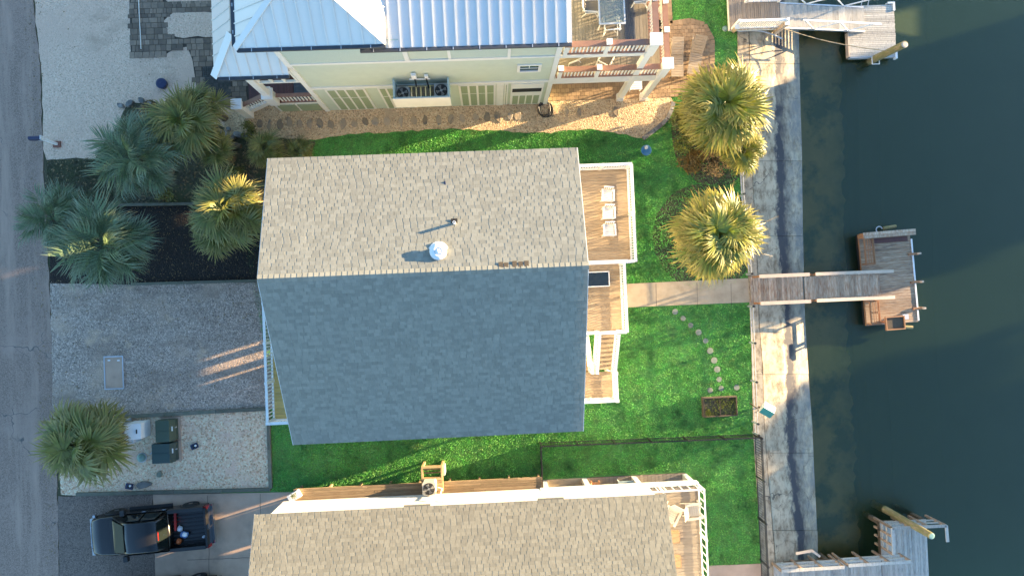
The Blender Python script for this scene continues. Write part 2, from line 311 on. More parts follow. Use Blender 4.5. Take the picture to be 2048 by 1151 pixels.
# ------------------------------------------------------------------ builders
class MB:
    """collects shapes and links them as ONE mesh object"""
    def __init__(s): s.v = []; s.f = []; s.r = []; s.t = []; s.cur = 0.0
    def add(s, vs, fs, tips=None):
        k = len(s.v); s.v += [tuple(v) for v in vs]; s.f += [tuple(i+k for i in f) for f in fs]
        s.r += [s.cur]*len(fs); s.t += list(tips) if tips else [0.0]*len(vs); return s
    def box(s, x0, y0, z0, x1, y1, z1):
        return s.add([(x0,y0,z0),(x1,y0,z0),(x1,y1,z0),(x0,y1,z0),(x0,y0,z1),(x1,y0,z1),(x1,y1,z1),(x0,y1,z1)],
                     [(0,3,2,1),(4,5,6,7),(0,1,5,4),(1,2,6,5),(2,3,7,6),(3,0,4,7)])
    def cbox(s, c, d, rz=0.0):
        m = Matrix.Rotation(rz, 3, 'Z'); q = []
        for z in (0, 1):
            for x, y in ((-1,-1),(1,-1),(1,1),(-1,1)):
                q.append(Vector(c) + m@Vector((x*d[0]/2, y*d[1]/2, 0)) + Vector((0,0,z*d[2])))
        return s.add(q, [(0,3,2,1),(4,5,6,7),(0,1,5,4),(1,2,6,5),(2,3,7,6),(3,0,4,7)])
    def bar(s, a, b, w, h, up=(0,0,1)):
        a, b = Vector(a), Vector(b); d = (b-a).normalized(); up = Vector(up)
        if abs(d.dot(up)) > .98: up = Vector((1,0,0))
        x = d.cross(up).normalized(); z = x.cross(d)
        q = [p + x*(i*w/2) + z*(j*h/2) for p in (a, b) for i, j in ((-1,-1),(1,-1),(1,1),(-1,1))]
        return s.add(q, [(0,3,2,1),(4,5,6,7),(0,1,5,4),(1,2,6,5),(2,3,7,6),(3,0,4,7)])
    def tube(s, pts, r, n=8, cap=True):
        pts = [Vector(p) for p in pts]; rs = r if isinstance(r, (list, tuple)) else [r]*len(pts)
        vs = []; fs = []; ref = None
        for i, p in enumerate(pts):
            d = (pts[min(i+1, len(pts)-1)] - pts[max(i-1, 0)]).normalized()
            up = Vector((0,0,1)) if abs(d.z) < .95 else Vector((1,0,0))
            x = d.cross(up).normalized() if ref is None else (ref - d*ref.dot(d)).normalized(); ref = x; y = x.cross(d)
            for k in range(n):
                a = 2*math.pi*k/n; vs.append(p + (x*math.cos(a)+y*math.sin(a))*rs[i])
        for i in range(len(pts)-1):
            for k in range(n): fs.append((i*n+k, i*n+(k+1)%n, (i+1)*n+(k+1)%n, (i+1)*n+k))
        if cap: fs += [tuple(range(n))[::-1], tuple((len(pts)-1)*n+k for k in range(n))]
        return s.add(vs, fs)
    def lathe(s, c, prof, n=20):
        c = Vector(c); vs = []; fs = []
        for r, z in prof:
            for k in range(n): a = 2*math.pi*k/n; vs.append(c+Vector((r*math.cos(a), r*math.sin(a), z)))
        for i in range(len(prof)-1):
            for k in range(n): fs.append((i*n+k, i*n+(k+1)%n, (i+1)*n+(k+1)%n, (i+1)*n+k))
        fs += [tuple(range(n))[::-1], tuple((len(prof)-1)*n+k for k in range(n))]
        return s.add(vs, fs)
    def prism(s, poly, z0, z1):
        n = len(poly); vs = [(p[0],p[1],z0) for p in poly]+[(p[0],p[1],z1) for p in poly]
        fs = [tuple(range(n))[::-1], tuple(range(n, 2*n))]+[(i,(i+1)%n,n+(i+1)%n,n+i) for i in range(n)]
        return s.add(vs, fs)
    def slab(s, poly3, th):
        """a polygon in space given thickness along its own normal (downwards)"""
        q = [Vector(p) for p in poly3]; nn = Vector((0,0,0))
        for i in range(len(q)): nn += q[i].cross(q[(i+1) % len(q)])
        nn.normalize()
        if nn.z < 0: q.reverse(); nn = -nn
        n = len(q); vs = [p-nn*th for p in q]+q
        return s.add(vs, [tuple(range(n))[::-1], tuple(range(n,2*n))]+[(i,(i+1)%n,n+(i+1)%n,n+i) for i in range(n)])
    def mesh(s, name, mat, smooth=False):
        me = bpy.data.meshes.new(name); me.from_pydata(s.v, [], s.f); me.materials.append(mat)
        if any(s.r):
            a = me.attributes.new('rnd', 'FLOAT', 'FACE'); a.data.foreach_set('value', s.r)
        if any(s.t):
            a = me.attributes.new('tip', 'FLOAT', 'POINT'); a.data.foreach_set('value', s.t)
        if smooth: me.polygons.foreach_set('use_smooth', [True]*len(me.polygons))
        me.update(); return me
    def build(s, name, mat, parent=None, smooth=False, kind=None, label=None):
        org = ORG.get(parent.name, Vector((0,0,0))) if parent else Vector((0,0,0))
        if org.length: s.v = [(v[0]-org.x, v[1]-org.y, v[2]-org.z) for v in s.v]
        o = bpy.data.objects.new(name, s.mesh(name, mat, smooth)); COL.objects.link(o)
        if parent: o.parent = parent; ORG[o.name] = org
        if kind: o['kind'] = kind
        if label: o['label'] = label
        return o
ORG = {}
def tag(o, label, cat, group=None):
    o['label'] = label; o['category'] = cat
    if group: o['group'] = group
    return o
def thing(name, label, cat, loc, group=None):
    """an Empty at the base of a thing; parts are built in world coordinates and hung under it"""
    o = bpy.data.objects.new(name, None); COL.objects.link(o); o.empty_display_size = .3
    o.location = loc; ORG[o.name] = Vector(loc); return tag(o, label, cat, group)
def piece(name, me, parent, mat4, kind=None):
    """a piece that shares its mesh with its like; mat4 in world coordinates"""
    o = bpy.data.objects.new(name, me); COL.objects.link(o); o.parent = parent
    o.matrix_local = Matrix.Translation(-ORG.get(parent.name, Vector((0,0,0)))) @ mat4
    if kind: o['kind'] = kind
    return o
def copy_tree(o, parent=None):
    c = o.copy(); COL.objects.link(c); c.parent = parent
    for ch in o.children: copy_tree(ch, c)
    return c
def place(o, loc, rz=0.0, label=None, sc=None):
    o.location = loc; o.rotation_euler = (0,0,rz)
    if label: o['label'] = label
    if sc: o.scale = (sc,)*3
    return o
_unit = {}
def unit_box(mat, name='unit'):
    k = (mat.name, name)
    if k not in _unit: _unit[k] = MB().box(-.5,-.5,0,.5,.5,1).mesh(name, mat)
    return _unit[k]
def TRS(c, s, rz=0.0): return Matrix.Translation(Vector(c)) @ Matrix.Rotation(rz,4,'Z') @ Matrix.Diagonal((*s,1))
def inside(poly, x, y):
    poly = np.array([(p[0],p[1]) for p in poly]); x = np.asarray(x); y = np.asarray(y); c = np.zeros(x.shape, bool); j = len(poly)-1
    for i in range(len(poly)):
        xi, yi = poly[i]; xj, yj = poly[j]
        with np.errstate(divide='ignore', invalid='ignore'):
            c ^= ((yi > y) != (yj > y)) & (x < (xj-xi)*(y-yi)/(yj-yi+1e-12)+xi)
        j = i
    return c
def wobble(poly, amp, step=.35, seed=0):
    """subdivide an outline and make it a little uneven"""
    rr = random.Random(seed); out = []
    for i in range(len(poly)):
        a = Vector(poly[i][:2]); b = Vector(poly[(i+1) % len(poly)][:2]); k = max(1, int((b-a).length/step))
        for t in range(k): out.append(a.lerp(b, t/k)+Vector((rr.uniform(-amp,amp), rr.uniform(-amp,amp))))
    return out
def PX(pts, z=0.0): return [P(u, v, z) for u, v in pts]
def sheet(name, poly, z, mat, th=.03, label=None):
    o = MB().prism(poly, z-th, z).build(name, mat); o['kind'] = 'structure'
    if label: o['label'] = label
    return o
# ================================================================== GROUND
def lerp_tab(tab, y):
    ys = [t[0] for t in tab]; xs = [t[1] for t in tab]; return float(np.interp(y, ys, xs))
E0 = [(-80,1474),(65,1475),(330,1478),(556,1497),(700,1503),(868,1507),(1151,1525),(1230,1529)]
E1 = [(-80,1497),(65,1498),(365,1506),(532,1515),(640,1518),(744,1526),(853,1529),(940,1536),(1110,1550),(1230,1556)]
E2 = [(-80,1541),(91,1543),(340,1546),(462,1549),(547,1555),(610,1561),(732,1567),(823,1565),(900,1566),(998,1578),(1080,1590),(1230,1594)]
E3 = [(-80,1596),(91,1598),(213,1601),(304,1604),(462,1606),(641,1610),(762,1618),(853,1625),(927,1628),(1068,1635),(1230,1638)]
WZ = -0.95
sea_line = [P(lerp_tab(E0, y), y, 0) for y in range(-80, 1231, 30)]
ground = sheet('terrain', [(-160,-120),(sea_line[-1].x,-120)]+[(p.x,p.y) for p in reversed(sea_line)]+[(sea_line[0].x,120),(-160,120)], -.03, TERRAIN, 3.0)
lawn_poly = PX([(440,180),(1090,120),(1336,60),(1338,-80)]) + sea_line + PX([(1100,1230),(440,1230)])
lawn = sheet('lawn', lawn_poly, -.012, LAWNSOIL, .02)
road_edge = PX([(62,-120),(65,0),(80,130),(85,300),(97,540),(105,700),(112,900),(118,1151),(121,1280)])
road = sheet('road', wobble([(-31,60),(-31,-60)]+[(road_edge[-1].x,-60)]+[(p.x,p.y) for p in reversed(road_edge)]+[(road_edge[0].x,60)], .035), 0, ASPHALT, .05)
shell_drive_poly = PX([(64,-100),(68,0),(82,130),(87,300),(92,320),(240,320),(300,260),(470,262),(480,215),(655,222),(655,-100)])
sheet('shell_driveway', wobble(shell_drive_poly, .05, seed=2), .004, SHELL, .04)
path_poly = PX([(448,205),(560,208),(655,214),(1095,195),(1340,190),(1347,205),(1333,237),(1286,276),(1180,257),(1100,266),(1000,262),(900,258),(810,262),(700,268),(620,280),(560,276),(448,270)])
shell_path = sheet('shell_path', wobble(path_poly, .06, .3, 3), .012, PATHSHELL, .05)
palm_soil = PX([(92,318),(190,316),(235,250),(255,208),(300,200),(350,215),(470,262),(630,282),(600,410),(90,410)])
bed_soil = sheet('planting_bed', wobble(palm_soil, .06, .4, 4), .008, SOIL, .05)
mulch = sheet('mulch_bed', PX([(100,410),(228,411),(366,407),(620,402),(620,562),(270,569),(100,566)]), .014, MULCH, .05)
drive_poly = PX([(99,560),(640,560),(640,812),(533,818),(230,836),(107,840)])
sheet('gravel_driveway', wobble(drive_poly, .04, .4, 5), .006, GRAVEL, .04)
sheet('house_slab', PX([(560,420),(1150,400),(1150,770),(560,790)]), .018, CONC, .05)
shell_bed_poly = PX([(112,836),(533,818),(540,980),(152,990),(122,988)])
sheet('shell_bed', shell_bed_poly, .010, SHELLBED, .05)
sheet('asphalt_apron', wobble(PX([(116,992),(305,988),(312,1230),(120,1230)]), .03, .4, 6), .0035, ASPHALT2, .04)
cdrive = sheet('concrete_driveway', PX([(306,988),(590,983),(1120,964),(1120,1230),(313,1230)]), .007, CONC, .05)
for a, b in (((375,1118),(570,1112)), ((415,990),(419,1150)), ((520,986),(524,1150))):
    pa, pb = P(*a), P(*b); n_ = (pb-pa).length
    c = MB()
    q = [pa.lerp(pb, t/14)+Vector((random.uniform(-.02,.02), random.uniform(-.02,.02), .009)) for t in range(15)]
    for i in range(14): c.bar(q[i], q[i+1], .018, .004)
    c.build('joint', SAND, cdrive)
walk = sheet('concrete_walkway', PX([(1120,574),(1258,567),(1497,556),(1500,604),(1258,614),(1120,618)]), .02, WALKC, .08)
for k, x in enumerate((1312, 1394, 1462)):
    a, b = P(x, 566, .021), P(x+1, 612, .021); MB().bar(a, b, .015, .003).build('joint', SAND, walk)
sheet('lower_walkway', PX([(1418,1130),(1522,1126),(1524,1230),(1418,1230)]), .02, CONC, .06)
c0 = P(1412, 473); palm_ring = [(c0.x+2.7*math.cos(a), c0.y+2.7*math.sin(a)) for a in np.linspace(0, 2*math.pi, 40, endpoint=False)]
sheet('palm_bed', wobble(palm_ring, .04, 1, 7), -.004, SOIL, .03)
c1 = P(1430, 270); shrub_ring = [(c1.x+2.2*math.cos(a), c1.y+2.6*math.sin(a)) for a in np.linspace(0, 2*math.pi, 40, endpoint=False)]
shrub_ring = [(min(x, P(1476,270).x), y) for x, y in shrub_ring]
sheet('shrub_bed', wobble(shrub_ring, .05, .5, 8), -.003, SOIL, .03)

# --- pavers of the upper driveway: the nearest 300 as pieces, the rest joined
pav_zone = PX([(258,-40),(262,111),(328,111),(353,96),(375,94),(385,120),(392,167),(394,205),(470,215),(560,190),(560,-40)])
pads = [PX([(328,42),(338,35),(350,25),(423,24),(540,24),(540,73),(424,73),(354,76),(334,67)]), PX([(331,-20),(331,0),(342,8),(423,6),(540,6),(540,-20)])]
dark_mat = PX([(407,132),(461,130),(461,195),(407,195)])
sand = sheet('paver_driveway', pav_zone, .010, SAND, .03)
for pd in pads: sheet('shell_pad', wobble(pd, .05, .3, 9), .022, SHELL, .02)
items = []; rr = random.Random(5)
y = min(p.y for p in pav_zone)
while y < max(p.y for p in pav_zone):
    hrow = rr.choice((.19,.26,.26,.32)); x = min(p.x for p in pav_zone)+rr.uniform(-.2,0)
    while x < max(p.x for p in pav_zone):
        w = rr.choice((.17,.25,.25,.33,.4)); cx, cy = x+w/2, y+hrow/2
        if inside(pav_zone, [cx],[cy])[0] and not any(inside(pd,[cx],[cy])[0] for pd in pads) and not inside(dark_mat,[cx],[cy])[0]:
            items.append((cx, cy, w-.02, hrow-.02, .028+rr.uniform(-.004,.004), rr.random()))
        x += w
    y += hrow
items = [i for i in items if P(250,0).x < i[0] < P(470,0).x+.5]
items.sort(key=lambda i: math.hypot(i[0], i[1]))
for cx, cy, w, h, z, r_ in items[:300]: piece('paver', unit_box(PAVER, 'paver'), sand, TRS((cx,cy,0),(w,h,z), rr.uniform(-.02,.02)))
m = MB()
for cx, cy, w, h, z, r_ in items[300:]: m.cur = r_; m.cbox((cx,cy,0),(w,h,z))
m.build('paver_field', PAVER, sand, kind='stuff')
m = MB(); x0, x1 = min(p.x for p in dark_mat), max(p.x for p in dark_mat); y0, y1 = min(p.y for p in dark_mat), max(p.y for p in dark_mat)
n_ = 0
for i in range(int((x1-x0)/.105)):
    for j in range(int((y1-y0)/.105)):
        m.cur = rr.random(); m.cbox((x0+.0525+i*.105, y0+.0525+j*.105, 0), (.092,.092,.03+rr.uniform(-.003,.003)))
m.build('dark_paver_field', PAVERD, sand, kind='stuff')
# --- patio below the upper house's decks (stones a few pixels wide: joined)
patio_zone = PX([(1096,202),(1250,197),(1341,193),(1372,186),(1400,185),(1424,140),(1424,80),(1408,50),(1380,42),(1340,48),(1334,-60),(1096,-60)])
patio = sheet('paver_patio', patio_zone, .012, SAND, .03)
m = MB(); x0, x1 = min(p.x for p in patio_zone), max(p.x for p in patio_zone); y0, y1 = min(p.y for p in patio_zone), max(p.y for p in patio_zone)
for j in range(int((y1-y0)/.20)):
    for i in range(int((x1-x0)/.22)+1):
        cx, cy = x0+.11+i*.22+(j % 2)*.11, y0+.10+j*.20
        if inside(patio_zone, [cx],[cy])[0]: m.cur = rr.random(); m.cbox((cx,cy,0),(.207,.187,.034+rr.uniform(-.003,.003)))
for a_, b_ in zip(patio_zone[3:11], patio_zone[4:12]):          # a soldier course follows the curved edge
    n_ = max(1, int((b_-a_).length/.2)); ang = math.atan2(b_.y-a_.y, b_.x-a_.x)
    for k in range(n_): c = a_.lerp(b_, (k+.5)/n_); m.cur = rr.random(); m.cbox((c.x,c.y,0), ((b_-a_).length/n_*.95,.26,.042), ang)
m.build('paver_field', PATIO, patio, kind='stuff')

# --- stepping stones
def stone_mesh(seed, n=9, name='flagstone', mat=STONE):
    r_ = random.Random(seed); pts = [(.5*math.cos(2*math.pi*k/n)*r_.uniform(.7,1.05), .5*math.sin(2*math.pi*k/n)*r_.uniform(.7,1.05)) for k in range(n)]
    m_ = MB(); top = [(x*.86, y*.86, 1+r_.uniform(-.12,.12)) for x, y in pts]; vs = [(x,y,0) for x,y in pts]+[(x,y,.7) for x,y in pts]+top
    return m_.add(vs, [tuple(range(2*n,3*n))]+[(k,(k+1)%n,n+(k+1)%n,n+k) for k in range(n)]+[(n+k,n+(k+1)%n,2*n+(k+1)%n,2*n+k) for k in range(n)]).mesh(name, mat)
STM = [stone_mesh(k) for k in range(6)]
fx = [400+.278*x for x in (430,500,575,645,720,792,862,942,1030,1112,1190,1262,1345,1445,1538,1620,1718,1805)]+[880+.278*x for x in (80,160,255,340,415,505,560,800,905,1000,1265)]
fy = [247,250,249,244,248,248,246,249,247,247,243,244,242,242,240,240,240,240]+[237,237,234,234,234,232,231,225,222,225,223]
for k, (u, v) in enumerate(zip(fx, fy)):
    p = P(u, v, .012); piece('flagstone', STM[k % 6], shell_path, TRS((p.x,p.y,0), (rr.uniform(.26,.40), rr.uniform(.46,.66), .045), rr.uniform(-.25,.25)))
edge_pts = [(1347,203),(1343,220),(1334,238),(1322,250),(1308,261),(1296,270),(1285,278)]
ES = unit_box(ROCK, 'edging_stone')
for a, b in zip(edge_pts[:-1], edge_pts[1:]):
    pa, pb = P(*a), P(*b); c = (pa+pb)/2; piece('edging_stone', ES, shell_path, TRS((c.x,c.y,0), ((pb-pa).length*.94,.20,.10), math.atan2(pb.y-pa.y, pb.x-pa.x)))
disc = MB().lathe((0,0,0), [(.5,0),(.5,.75),(.47,1)], 18).mesh('stepping_disc', STEPDISC)
for u, v in ((1350,623),(1366,636),(1381,650),(1397,664),(1411,681),(1420,701),(1428,720),(1434,738),(1438,758),(1442,776),(1420,780),(1473,774)):
    p = P(u, v); s = rr.uniform(.26,.32); piece('stepping_disc', disc, lawn, TRS((p.x,p.y,-.012), (s,s,.040), rr.uniform(0,6)))

# --- edging timbers
def timber(parent, a, b, w=.13, h=.14, seg=2.4, mat=TIMBER):
    pa, pb = P(*a, .1), P(*b, .1); L = (pb-pa).length; n_ = max(1, round(L/seg)); ang = math.atan2(pb.y-pa.y, pb.x-pa.x)
    for k in range(n_):
        c = pa.lerp(pb, (k+.5)/n_); piece('edging_timber', unit_box(mat, 'edging_timber'), parent, TRS((c.x,c.y,-.02),(L/n_-.015,w,h+.02+rr.uniform(-.01,.01)), ang+rr.uniform(-.004,.004)))
timber(mulch, (222,410),(545,404)); timber(mulch, (262,568),(545,560))
shellbed_obj = bpy.data.objects['shell_bed']
timber(shellbed_obj, (225,834),(534,817), .16); timber(shellbed_obj, (152,988),(541,978), .16); timber(shellbed_obj, (536,819),(541,976), .16)

# ================================================================== SEAWALL, CANAL
sea = MB()
rows = list(range(-80, 1231, 10))
def sea_pt(u, y):
    if u <= .2: x, z = np.interp(u, [0,.2], [lerp_tab(E0,y), lerp_tab(E1,y)]), .03
    elif u <= .55: x = np.interp(u, [.2,.55], [lerp_tab(E1,y), lerp_tab(E2,y)]); z = np.interp(u, [.2,.55], [.0,-.22])
    else: x = np.interp(u, [.55,1], [lerp_tab(E2,y), lerp_tab(E3,y)]); z = np.interp(u, [.55,1], [-.22, WZ+.02])
    return P(x, y, z)
seaobj = bpy.data.objects.new('seawall', None)
m = MB()
top = [P(lerp_tab(E0,y), y, -.06) for y in rows]; bot = [P(lerp_tab(E3,y)-3, y, WZ-.12) for y in rows]
mid = [P(lerp_tab(E2,y), y, -.30) for y in rows]; n_ = len(rows)
m.add(top+mid+bot, [(i, n_+i, n_+i+1, i+1) for i in range(n_-1)]+[(n_+i, 2*n_+i, 2*n_+i+1, n_+i+1) for i in range(n_-1)])
seaobj = m.build('seawall', SAND); seaobj['kind'] = 'structure'
breaks = [-80, 128, 322, 472, 600, 748, 905, 1060, 1230]
def sea_panel(us, ya, yb, name, dz=0.0):
    ys = np.linspace(ya+.35, yb-.35, 14); V = []; UV = []; F = []
    for i, y in enumerate(ys):
        for u in us:
            p = sea_pt(u, float(y)); V.append((p.x, p.y, p.z+dz)); UV.append((u, float(y)/100))
    w = len(us); h = len(ys)
    for i in range(h-1):
        for j in range(w-1): F.append((i*w+j, (i+1)*w+j, (i+1)*w+j+1, i*w+j+1))
    ring = [j for j in range(w)]+[i*w+w-1 for i in range(1,h)]+[(h-1)*w+j for j in range(w-2,-1,-1)]+[i*w for i in range(h-2,0,-1)]
    k = len(V); V += [(V[i][0],V[i][1],V[i][2]-.12) for i in ring]; UV += [UV[i] for i in ring]
    for i in range(len(ring)): F.append((ring[i], k+i, k+(i+1)%len(ring), ring[(i+1)%len(ring)]))
    me = bpy.data.meshes.new(name); me.from_pydata(V, [], F); me.materials.append(SEAWALL)
    uvl = me.uv_layers.new(name='UVMap'); uvl.data.foreach_set('uv', [c for l in me.loops for c in UV[l.vertex_index]])
    o = bpy.data.objects.new(name, me); COL.objects.link(o); o.parent = seaobj; return o
for a, b in zip(breaks[:-1], breaks[1:]):
    sea_panel([.0,.06,.13,.195], a, b, 'cap_slab'); sea_panel([.205,.3,.4,.5,.56,.62,.7,.8,.9,1.0], a, b, 'concrete_slab', rr.uniform(-.015,.01))
# bed of the canal: a ledge, then the slope, then silt
bm_ = MB(); cols = [(-14,-1.02),(0,-1.02),(30,-1.10),(60,-1.18),(82,-1.26)]
V = []; F = []; ys = list(range(-80, 1231, 12)); rb = random.Random(3)
xs_m = [0, 1.2, 3, 30]; zs_m = [-1.75, -2.4, -2.7, -2.8]
for y in ys:
    for dx, z in cols:
        p = P(lerp_tab(E3,y)+dx+(rb.uniform(-5,5) if dx > 60 else 0), y, z); V.append((p.x,p.y,z))
w = len(cols)
for i in range(len(ys)-1):
    for j in range(w-1): F.append((i*w+j,(i+1)*w+j,(i+1)*w+j+1,i*w+j+1))
led = MB().add(V, F, [j/(w-1) for _ in ys for j in range(w)]).build('canal_ledge', BED); led['kind'] = 'structure'
V = []; F = []
for y in ys:
    p = P(lerp_tab(E3,y)+70, y, -1.3)
    for dx, z in ((0,-1.3),(.7,-1.5),(1.5,-1.9),(3,-2.5),(6,-2.8),(24,-2.8)):
        V.append((p.x+dx, p.y, z))
w = 6
for i in range(len(ys)-1):
    for j in range(w-1): F.append((i*w+j,(i+1)*w+j,(i+1)*w+j+1,i*w+j+1))
cb = MB().add(V, F).build('canal_bed', SILT); cb['kind'] = 'structure'
cb2 = MB().box(P(1580,0,0).x, -120, -3.6, 60, 120, -3.3).build('canal_floor', SILT); cb2['kind'] = 'structure'
xw = [P(lerp_tab(E3,y)-6, y, WZ) for y in ys]
water = MB().add([(p.x,p.y,WZ) for p in xw]+[(46,xw[-1].y,WZ),(46,xw[0].y,WZ)], [tuple(range(len(xw)+2))]).build('water', WATER); water['kind'] = 'structure'
fb = sheet('far_bank', [(45,-120),(300,-120),(300,120),(45,120)], 0, TERRAIN, 3.5)

# ================================================================== GRASS (nobody could count it)
def grass(name, poly, dens, excl, mat, h=(.035,.075), w=.020, seed=1):
    rg = np.random.default_rng(seed); q = np.array([(p[0],p[1]) for p in poly])
    lo, hi = q.min(0), q.max(0); n = int((hi-lo).prod()*dens); x = rg.uniform(lo[0],hi[0],n); y = rg.uniform(lo[1],hi[1],n)
    k = inside(poly, x, y)
    for e in excl: k &= ~inside(e, x, y)
    # thin and thick patches
    f = np.sin(x*1.7+np.sin(y*1.3)*1.4)*np.sin(y*2.1+np.sin(x*.9)*1.7); k &= rg.uniform(0,1,n) < .72+.28*f
    x, y = x[k], y[k]; n = len(x)
    a = rg.uniform(0, 2*np.pi, n); hh = rg.uniform(*h, n)*(1+.35*np.sin(x*.8+1)*np.sin(y*.7)); ww = w*rg.uniform(.7,1.4,n)
    la = rg.uniform(0, 2*np.pi, n); ln = rg.uniform(.5,2.0,n)*hh
    v = np.zeros((n,3,3)); dx, dy = np.cos(a)*ww, np.sin(a)*ww
    v[:,0] = np.stack([x-dx,y-dy,np.full(n,-.015)],1); v[:,1] = np.stack([x+dx,y+dy,np.full(n,-.015)],1)
    v[:,2] = np.stack([x+np.cos(la)*ln,y+np.sin(la)*ln,hh],1)
    me = bpy.data.meshes.new(name); me.vertices.add(3*n); me.vertices.foreach_set('co', v.reshape(-1))
    me.loops.add(3*n); me.loops.foreach_set('vertex_index', np.arange(3*n, dtype=np.int32))
    me.polygons.add(n); me.polygons.foreach_set('loop_start', np.arange(0,3*n,3,dtype=np.int32)); me.polygons.foreach_set('loop_total', np.full(n,3,dtype=np.int32))
    at = me.attributes.new('rnd','FLOAT','FACE'); at.data.foreach_set('value', rg.uniform(0,1,n).astype(np.float32))
    me.update(); me.materials.append(mat); o = bpy.data.objects.new(name, me); COL.objects.link(o); o['kind'] = 'stuff'; return o
walk_ex = PX([(1256,566),(1499,554),(1502,606),(1256,616)])
board_ex = PX([(1085,968),(1372,944),(1372,1000),(1085,1000)])
house_ex = [(-8.2,-4.4),(4.6,-4.4),(4.6,5.0),(-8.2,5.0)]
common = [path_poly, walk_ex, board_ex, house_ex, patio_zone, shell_bed_poly, palm_ring, shrub_ring, palm_soil]
g1 = PX([(440,268),(700,255),(1000,250),(1290,255),(1345,200),(1425,90),(1400,40),(1336,40),(1338,-30)])+[P(lerp_tab(E0,y)-1,y) for y in range(-30,1200,40)]+PX([(1370,1180),(1372,940),(560,985),(540,975),(535,840),(560,830)])
lg = grass('grass', g1, 1300, common+[PX([(1418,1132),(1530,1128),(1530,1240),(1418,1240)])], GRASS, (.018,.042), .022)
grass('bed_grass', palm_soil, 120, [PX([(300,200),(560,200),(560,330),(380,330)])], DRYGRASS, (.03,.06), .02, 2)
def litter(name, poly, n, mats, size, seed, z=.02, excl=()):
    rg = random.Random(seed); q = [(p[0],p[1]) for p in poly]; m_ = MB(); k = 0
    xs = [p[0] for p in q]; ys_ = [p[1] for p in q]
    while k < n:
        x, y = rg.uniform(min(xs),max(xs)), rg.uniform(min(ys_),max(ys_))
        if not inside(q,[x],[y])[0] or any(inside(e,[x],[y])[0] for e in excl): k += .2; continue
        a = rg.uniform(0,6.28); s_ = rg.uniform(*size); u = Vector((math.cos(a),math.sin(a),rg.uniform(-.15,.3)))*s_; w = Vector((-math.sin(a),math.cos(a),rg.uniform(0,.3)))*s_*rg.uniform(.3,.6); c = Vector((x,y,z+.01)); m_.cur = rg.random()
        m_.add([c-u,c+w,c+u,c-w],[(0,1,2,3)],[.2,.5,.8,.5]); k += 1
    return m_.build(name, mats, kind='stuff')
litter('fallen_leaves', drive_poly, 500, LEAF_DRY, (.02,.06), 61); litter('fallen_leaves', shell_drive_poly, 160, LEAF_DRY, (.015,.05), 62, .015); litter('fallen_leaves', shell_bed_poly, 140, LEAF_DRY, (.02,.05), 63, .02)
litter('mulch_chips', PX([(230,412),(540,408),(540,558),(270,566),(200,566),(170,412)]), 1500, LEAF_DRY, (.012,.04), 64, .02); litter('fallen_leaves', palm_soil, 1400, LEAF_DRY, (.03,.09), 65, .02)
litter('fallen_leaves', path_poly, 350, LEAF_DRY, (.02,.05), 66, .02); litter('fallen_leaves', [(road_edge[0].x-.5,20),(road_edge[-1].x-.5,-20),(road_edge[-1].x+.25,-20),(road_edge[0].x+.3,20)], 700, LEAF_DRY, (.015,.05), 67, .01)
litter('loose_stones', drive_poly, 1400, SHELL, (.012,.035), 68, .012); litter('loose_stones', shell_bed_poly, 2500, SHELL, (.015,.045), 69, .016); litter('loose_stones', path_poly, 2200, PATHSHELL, (.015,.04), 70, .018)
for k, (u, v) in enumerate(((330,640),(250,700),(180,650),(420,620),(310,800),(360,790),(440,770),(150,720),(290,735))):
    c = P(u, v); ring = [(c.x+.5*math.cos(a)*rr.uniform(.5,1.2), c.y+.3*math.sin(a)*rr.uniform(.5,1.2)) for a in np.linspace(0,6.28,9)[:-1]]; grass('weed_patch', ring, 220, [], DRYGRASS, (.02,.05), .015, 80+k)
grass('verge_grass', PX([(93,320),(225,320),(228,405),(98,405)]), 900, [], DRYGRASS, (.03,.05), .02, 3)
grass('ring_grass', palm_ring, 700, [], GRASS, (.025,.05), .022, 4)
grass('ring_grass', shrub_ring, 420, [], GRASS, (.025,.05), .022, 5)
# ================================================================== BUILDING HELPERS
def planks(parent, x0, x1, y0, y1, z, mat, w=.14, along='x', th=.03, frame_mat=None, name='deck', gap=.008, maxlen=None):
    """a deck floor: a frame below, each board a piece of its own"""
    fr = MB(); dep = .2
    fr.box(x0+.03, y0+.03, z-th-dep, x1-.03, y0+.08, z-th-.003); fr.box(x0+.03, y1-.08, z-th-dep, x1-.03, y1-.03, z-th-.003)
    fr.box(x0+.03, y0+.08, z-th-dep, x0+.08, y1-.08, z-th-.003); fr.box(x1-.08, y0+.08, z-th-dep, x1-.03, y1-.08, z-th-.003)
    fr.box(x0+.08, y0+.08, z-th-.03, x1-.08, y1-.08, z-th-.006)
    d = fr.build(name, frame_mat or mat, parent)
    lo, hi = (y0, y1) if along == 'x' else (x0, x1); n = max(1, round((hi-lo)/w)); s = (hi-lo)/n
    for k in range(n):
        c = lo+(k+.5)*s; L = (x1-x0) if along == 'x' else (y1-y0); j = rr.uniform(-.004,.004)
        cuts = [0, L] if not maxlen else [0, L*rr.uniform(.3,.7), L]
        for a, b in zip(cuts[:-1], cuts[1:]):
            if along == 'x': M = TRS((x0+(a+b)/2, c, z-th+j), (b-a-.006, s-gap, th))
            else: M = TRS((c, y0+(a+b)/2, z-th+j), (s-gap, b-a-.006, th))
            piece('plank', unit_box(mat, 'plank'), d, M)
    return d
